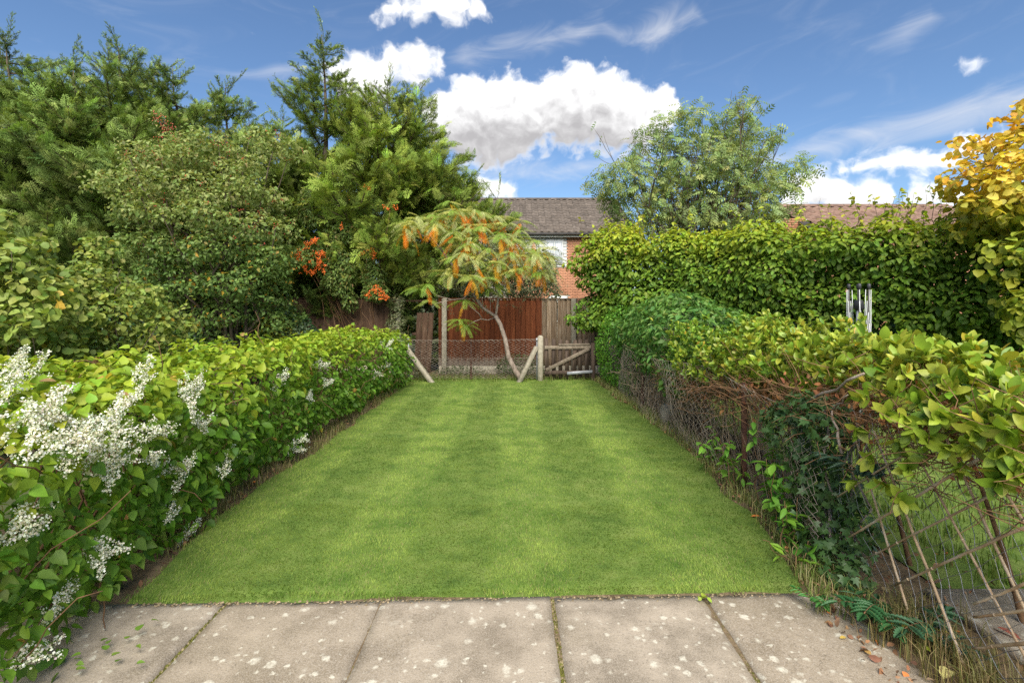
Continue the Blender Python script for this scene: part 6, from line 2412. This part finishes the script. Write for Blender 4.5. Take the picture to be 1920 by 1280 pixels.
def yellow_tree():
    ells = [((6.4, 6.1, 3.1), (0.95, 0.8, 0.78)), ((6.15, 5.95, 2.75), (0.72, 0.7, 0.46)), ((6.5, 5.9, 3.65), (0.55, 0.6, 0.5)), ((6.25, 5.75, 2.3), (0.5, 0.5, 0.5)), ((6.15, 5.7, 1.7), (0.28, 0.35, 0.5)), ((5.62, 5.65, 1.7), (0.16, 0.3, 0.5)), ((6.9, 5.8, 2.6), (0.8, 0.8, 1.3))]
    f0 = ellipsoids(ells)
    f = lambda P: f0(P) + 0.58 * (fbm(P, 1.9, 601) - 0.5) + 0.26 * (vnoise(P, 6, 602) - .5)
    t = thing('lime_tree', 'golden yellow round-leaved tree overhanging the end of the beech hedge', 'tree', (6.9, 6.2, 0))
    P, G = scatter(f, (4.5, 4.6, 1.0), (8.0, 7.2, 4.4), 6600, 0.34, seed=603, face=0.3)
    n = len(P)
    r = np.random.default_rng(604)
    R = leaf_frames(G, 0.6, 0.6, 0.35, 0.8, 0.8, 605)
    yel = palette(n, [(0.66, 0.49, 0.05), (0.74, 0.59, 0.11), (0.56, 0.48, 0.05), (0.66, 0.38, 0.04)], [4, 4, 3, 0.6], 0.1, 606)
    grn = palette(n, [(0.24, 0.3, 0.03), (0.34, 0.36, 0.04), (0.16, 0.24, 0.03)], [4, 3, 2], 0.12, 607)
    k = np.clip((P[:, 2] - 2.3) * 1.4 + (fbm(P, 1.2, 608) - .5) * 1.5 + r.normal(0, .2, n), 0, 1)[:, None]
    foliage(t, M['leaf'], ROUND, P, R, r.uniform(0.065, 0.115, n), grn * (1 - k) + yel * k, 280, seed=609)
    lines = []
    for i in range(55):
        e = P[r.integers(0, n)]
        lines.append((wiggle((7.0, 6.3, r.uniform(1.2, 2.6)), e, 7, 0.07, i), np.linspace(0.02, 0.003, 7)))
    # twiggy ends standing out against the sky
    Q = []
    for (x0, y0, x1, y1) in ((1860, 262, 1800, 255), (1900, 240, 1868, 218), (1840, 300, 1790, 292), (1830, 330, 1770, 325), (1915, 225, 1905, 205), (1820, 280, 1790, 268)):
        a, b = PX(x0 + 30, y0 + 10, 6.0), PX(x1, y1, 5.9)
        pts = wiggle(a, b, 7, 0.03, x0)
        lines.append((pts, np.linspace(0.009, 0.002, 7)))
        for j in range(16): Q.append(pts[r.integers(1, 7)] + r.normal(0, .05, 3))
    branches(t, lines, M['bark'], 'branches', 4)
    mesh_obj('trunk', *tube(wiggle((7.0, 6.35, -0.05), (6.95, 6.3, 3.0), 7, 0.03, 3), np.linspace(0.11, 0.04, 7), 8), M['bark'], t, None, True)
    Q = np.array(Q)
    foliage(t, M['leaf'], ROUND, Q, leaf_frames(unit(r.normal(0, 1, Q.shape)), 0.5, 0.5, 0.4, 0.6, 0.6, 7), r.uniform(0.05, 0.09, len(Q)), palette(len(Q), [(0.6, 0.35, 0.04), (0.66, 0.44, 0.06)], [1, 1], .1, 8), 0, 'twig_leaves')


yellow_tree()

# ================================================================== BORDER PLANTS AND LITTER
def fence_ivy():
    f0 = ellipsoids([((2.03, 3.7, 0.68), (0.14, 0.26, 0.24)), ((2.06, 3.4, 0.86), (0.13, 0.26, 0.17)), ((2.05, 3.35, 0.45), (0.13, 0.24, 0.28)), ((2.05, 3.1, 0.3), (0.11, 0.2, 0.22)), ((2.0, 3.3, 0.12), (0.14, 0.4, 0.14))])
    f = lambda P: f0(P) + 0.22 * (fbm(P, 4, 701) - .5)
    t = thing('ivy', 'dark green ivy clump climbing the wire fence near the paving', 'ivy', (2.03, 3.1, 0))
    P, G = scatter(f, (1.6, 2.5, 0), (2.5, 4.4, 1.3), 1500, 0.14, seed=702)
    n = len(P)
    r = np.random.default_rng(703)
    R = leaf_frames(G, 0.8, 0.4, 0.35, 0.3, 0.8, 704)
    foliage(t, M['leaf_gloss'], IVY, P, R, r.uniform(0.04, 0.075, n), palette(n, [(0.045, 0.095, 0.024), (0.065, 0.125, 0.034), (0.085, 0.15, 0.05)], [4, 3, 2], 0.15, 705), 200, seed=706)
    lines = []
    for i in range(7):
        p = np.array([r.uniform(2.02, 2.15), r.uniform(3.0, 3.8), 0])
        lines.append((wiggle(p, p + np.array([r.normal(0, .05), r.normal(0, .25), r.uniform(0.5, 1.1)]), 7, 0.04, i), np.linspace(0.012, 0.004, 7)))
    for a, b, rad in (((1578, 850), (1560, 770), 0.010), ((1560, 770), (1590, 740), 0.007), ((1500, 760), (1620, 700), 0.012)):
        lines.append((wiggle(on_plane(*a, 2.0), on_plane(*b, 1.98), 6, 0.01, 5), np.linspace(rad, rad * .6, 6)))
    branches(t, lines, M['bark_grey'], 'stems', 5)


fence_ivy()


def leafy_weeds():
    r = np.random.default_rng(720)
    # bright willow-herb like plants at the fence foot
    for i, (x, y, h, lb) in enumerate(((1.93, 3.75, 0.62, 'bright green leafy weed against the ivy clump, the tallest'), (1.84, 3.45, 0.4, 'bright green leafy weed leaning from the ivy onto the lawn edge'), (1.98, 4.05, 0.72, 'bright green leafy weed behind the others by the wire'), (1.80, 3.15, 0.22, 'short leafy weed at the lawn corner below the ivy'), (1.96, 4.5, 0.5, 'slender leafy weed in the pale grass beyond the ivy clump'), (2.0, 5.2, 0.42, 'small leafy weed against the wire fence, farthest of its kind'))):
        t = thing('leafy_weed', lb, 'plant', (x, y, 0), 'leafy weeds at the fence foot')
        P, D, L = [], [], []
        lines = []
        for s in range(4):
            b = np.array([x + r.normal(0, .05), y + r.normal(0, .06), -0.02])
            e = b + np.array([r.normal(-0.05, .07), r.normal(0, .08), h * r.uniform(0.7, 1.05)])
            pts = wiggle(b, e, 7, 0.015, s + i)
            lines.append((pts, np.linspace(0.005, 0.002, 7)))
            for k in range(int(h * 26)):
                tt = r.uniform(0.25, 1) * 6
                j = min(5, int(tt))
                P.append(pts[j] + (pts[j + 1] - pts[j]) * (tt - j))
                D.append(r.normal(0, 1, 3) * np.array([1, 1, .3]))
        branches(t, lines, M['twig'], 'stems', 4)
        P, D = np.array(P), unit(np.array(D))
        n = len(P)
        R = frames(np.array([0, 0, 1.0]) + r.normal(0, .25, (n, 3)) + D * .2, D + np.array([0, 0, -.1]))
        C = palette(n, [(0.13, 0.3, 0.035), (0.19, 0.36, 0.04), (0.09, 0.22, 0.03)], [3, 3, 2], 0.12, 722 + i)
        foliage(t, M['leaf'], LANCE + OVATE[:1], P, R, r.uniform(0.06, 0.11, n), C, n, one='leaf', seed=723)
    # mahonia seedlings with spiny leaflets
    for i, (x, y, k, s, lb) in enumerate(((1.86, 2.62, 5, 0.16, 'glossy spiny-leaved seedling at the corner of the lawn and paving'), (2.03, 2.5, 4, 0.17, 'blue-green spiny-leaved seedling under the cane trellis'), (1.62, 2.76, 3, 0.09, 'tiny glossy seedling growing from the edge of the paving'),
                                          (2.0, 3.0, 4, 0.17, 'dark spiny-leaved sprig sticking out of the ivy clump'))):
        t = thing('mahonia', lb, 'plant', (x, y, 0))
        z = 0.0 if i != 3 else 0.62
        for q in range(k):
            a = r.uniform(0, 6.28)
            dv = unit(np.array([math.cos(a), math.sin(a), 0.35]))
            o = np.array([x, y, z + 0.03 + 0.02 * q])
            pts = np.array([o + dv * s * 1.2 * u + np.array([0, 0, -0.25 * s * u * u]) for u in np.linspace(0, 1, 6)])
            stem = mesh_obj('stem', *tube(pts, 0.0022, 4), M['twig'], t, None, True)
            col = np.array([(0.035, 0.11, 0.035), (0.05, 0.12, 0.055), (0.06, 0.19, 0.04), (0.05, 0.1, 0.06)][i])
            V0, T0 = SPINY[0]
            me = make_mesh('leaflet', V0, T0, M['leaf_gloss'], np.tile(col * r.uniform(0.8, 1.25), (len(V0), 1)), False)
            for u in range(1, 6):
                for sd in ((-1, 1) if u < 5 else (0,)):
                    tn = unit(pts[u] - pts[u - 1])
                    d2 = unit(np.cross(tn, [0, 0, 1.0]) * sd + tn * (0.5 if sd else 1))
                    R = frames(np.array([[0, 0, 1.0]]) + r.normal(0, .15, (1, 3)), d2[None])[0]
                    Mx = np.eye(4); Mx[:3, :3] = R * s * r.uniform(0.4, 0.52); Mx[:3, 3] = pts[u]
                    inst('leaflet', me, Mx.tolist(), stem)
    # small seedling in the slab joint
    t = thing('seedling', 'tiny yellow-green seedling in the joint between two slabs', 'plant', (1.06, 2.86, 0))
    n = 9
    R = frames(np.array([0, 0, 1.0]) + r.normal(0, .3, (n, 3)), r.normal(0, 1, (n, 3)) * [1, 1, .2])
    foliage(t, M['leaf'], ROUND, np.tile([1.06, 2.85, 0.012], (n, 1)) + r.normal(0, .014, (n, 3)) * [1, 1, .4], R, r.uniform(.02, .035, n), palette(n, [(.3, .36, .05)], [1], .15, 3), n)
    t = thing('seedling', 'small green seedling straying on the paving under the flowering hedge', 'plant', (-1.92, 2.45, 0))
    n = 16
    R = frames(np.array([0, 0, 1.0]) + r.normal(0, .3, (n, 3)), r.normal(0, 1, (n, 3)) * [1, 1, .2])
    foliage(t, M['leaf'], HEART, np.array([-1.92, 2.42, 0.03]) + r.normal(0, 1, (n, 3)) * [.1, .14, .012], R, r.uniform(.03, .05, n), palette(n, [(.16, .28, .04)], [1], .15, 3), n)


leafy_weeds()


def litter():
    r = np.random.default_rng(740)
    br = [(0.2, 0.1, 0.055), (0.28, 0.145, 0.075), (0.34, 0.22, 0.13), (0.13, 0.065, 0.04), (0.5, 0.17, 0.035), (0.5, 0.36, 0.05)]
    n = 900
    y = r.uniform(1.6, 11, n)
    l, q = lawn_edge(y)
    x = q + np.abs(r.normal(0.1, 0.14, n))
    P = np.stack([x, y, r.uniform(0.0, 0.02, n)], 1)
    m_ = 260
    y2 = r.uniform(3.0, 10.5, m_)
    l2, _ = lawn_edge(y2)
    P = np.concatenate([P, np.stack([l2 - np.abs(r.normal(0.05, 0.15, m_)), y2, r.uniform(0, .015, m_)], 1),
                        np.stack([r.uniform(2.0, 2.9, 240), r.uniform(2.2, 5.5, 240), r.uniform(0, .02, 240)], 1)])
    n = len(P)
    R = frames(np.array([0, 0, 1.0]) + r.normal(0, .8, (n, 3)), r.normal(0, 1, (n, 3)))
    g = merged(OVATE, P, R, 0.02 + 0.035 * r.random(n) ** 1.5, palette(n, br, [4, 4, 3, 3, 0.5, .25], 0.25, 741), 742)
    o = g.build('leaf_litter', M['dead'], None, True, 'stuff')
    tag(o, 'brown dead leaf litter along the borders', 'leaf litter')
    # the bigger fallen leaves one can pick out
    spots = [(1588, 1105, 0.095, (0.55, 0.33, 0.24), 'large curled pale brown leaf at the corner of the paving'), (1612, 1112, 0.06, (0.5, 0.24, 0.14), 'small rust-brown leaf beside the large curled one'),
             (1612, 1150, 0.05, (0.62, 0.3, 0.04), 'small orange leaf lying on the paving edge'), (1668, 1172, 0.08, (0.6, 0.48, 0.04), 'yellow leaf lying on the paving below the trellis'),
             (1780, 1192, 0.08, (0.6, 0.55, 0.06), 'yellow oval leaf in the dry grass under the trellis'), (1745, 1226, 0.06, (0.42, 0.5, 0.06), 'yellow-green leaf on the paving edge near the corner of the picture'),
             (1785, 1262, 0.11, (0.62, 0.56, 0.22), 'long cream leaf at the lower edge of the picture'), (1860, 1180, 0.12, (0.4, 0.13, 0.09), 'curled reddish leaf on the neighbouring slab'),
             (1408, 970, 0.07, (0.62, 0.2, 0.05), 'bright orange-brown leaf on the lawn edge below the ivy'), (1660, 1000, 0.08, (0.34, 0.16, 0.1), 'brown curled leaf lying behind the trellis wires'),
             (473, 908, 0.05, (0.62, 0.2, 0.04), 'single orange leaf at the foot of the flowering hedge'), (1335, 880, 0.05, (0.6, 0.24, 0.06), 'small orange leaf in the pale grass by the wire fence'),
             (1238, 800, 0.07, (0.42, 0.2, 0.12), 'brown leaf on the grass edge by the pale stone'), (1640, 1132, 0.07, (0.5, 0.3, 0.2), 'crumpled brown leaf under the spiny seedling'), (1700, 1165, 0.05, (0.6, 0.58, 0.5), 'small whitish scrap of leaf on the paving edge')]
    for i, (px_, py_, s, c, lb) in enumerate(spots):
        d = 960 * EYE / (py_ - 568)
        V, T = leaf_tpl([(0, 0), (0.18, 0.2), (0.45, 0.27), (0.78, 0.17), (1.0, 0)], r.uniform(0.2, 0.8), r.uniform(-0.3, 0.3))
        V = V * s
        a = r.uniform(0, 6.28)
        ca, sa = math.cos(a), math.sin(a)
        V = V @ np.array([[ca, sa, 0], [-sa, ca, 0], [0, 0, 1.0]])
        V[:, 2] -= V[:, 2].min()
        C = np.tile(np.array(c) * 1.0, (len(V), 1)) * r.uniform(0.85, 1.1, (len(V), 1))
        o = mesh_obj('fallen_leaf', V + np.array([(px_ - 960) / 960 * d, d, 0.012]), T, M['dead'], None, C, True)
        tag(o, lb, 'leaf', 'larger fallen leaves')
    # a thin dead stick on the slab at the hedge
    o = mesh_obj('twig', *tube(wiggle((-2.2, 2.75, 0.14), (-2.05, 2.58, 0.012), 6, 0.012, 2), np.linspace(0.005, 0.003, 6), 5), M['twig'], None, None, True)
    tag(o, 'thin dead twig poking from the hedge onto the paving', 'twig')


litter()
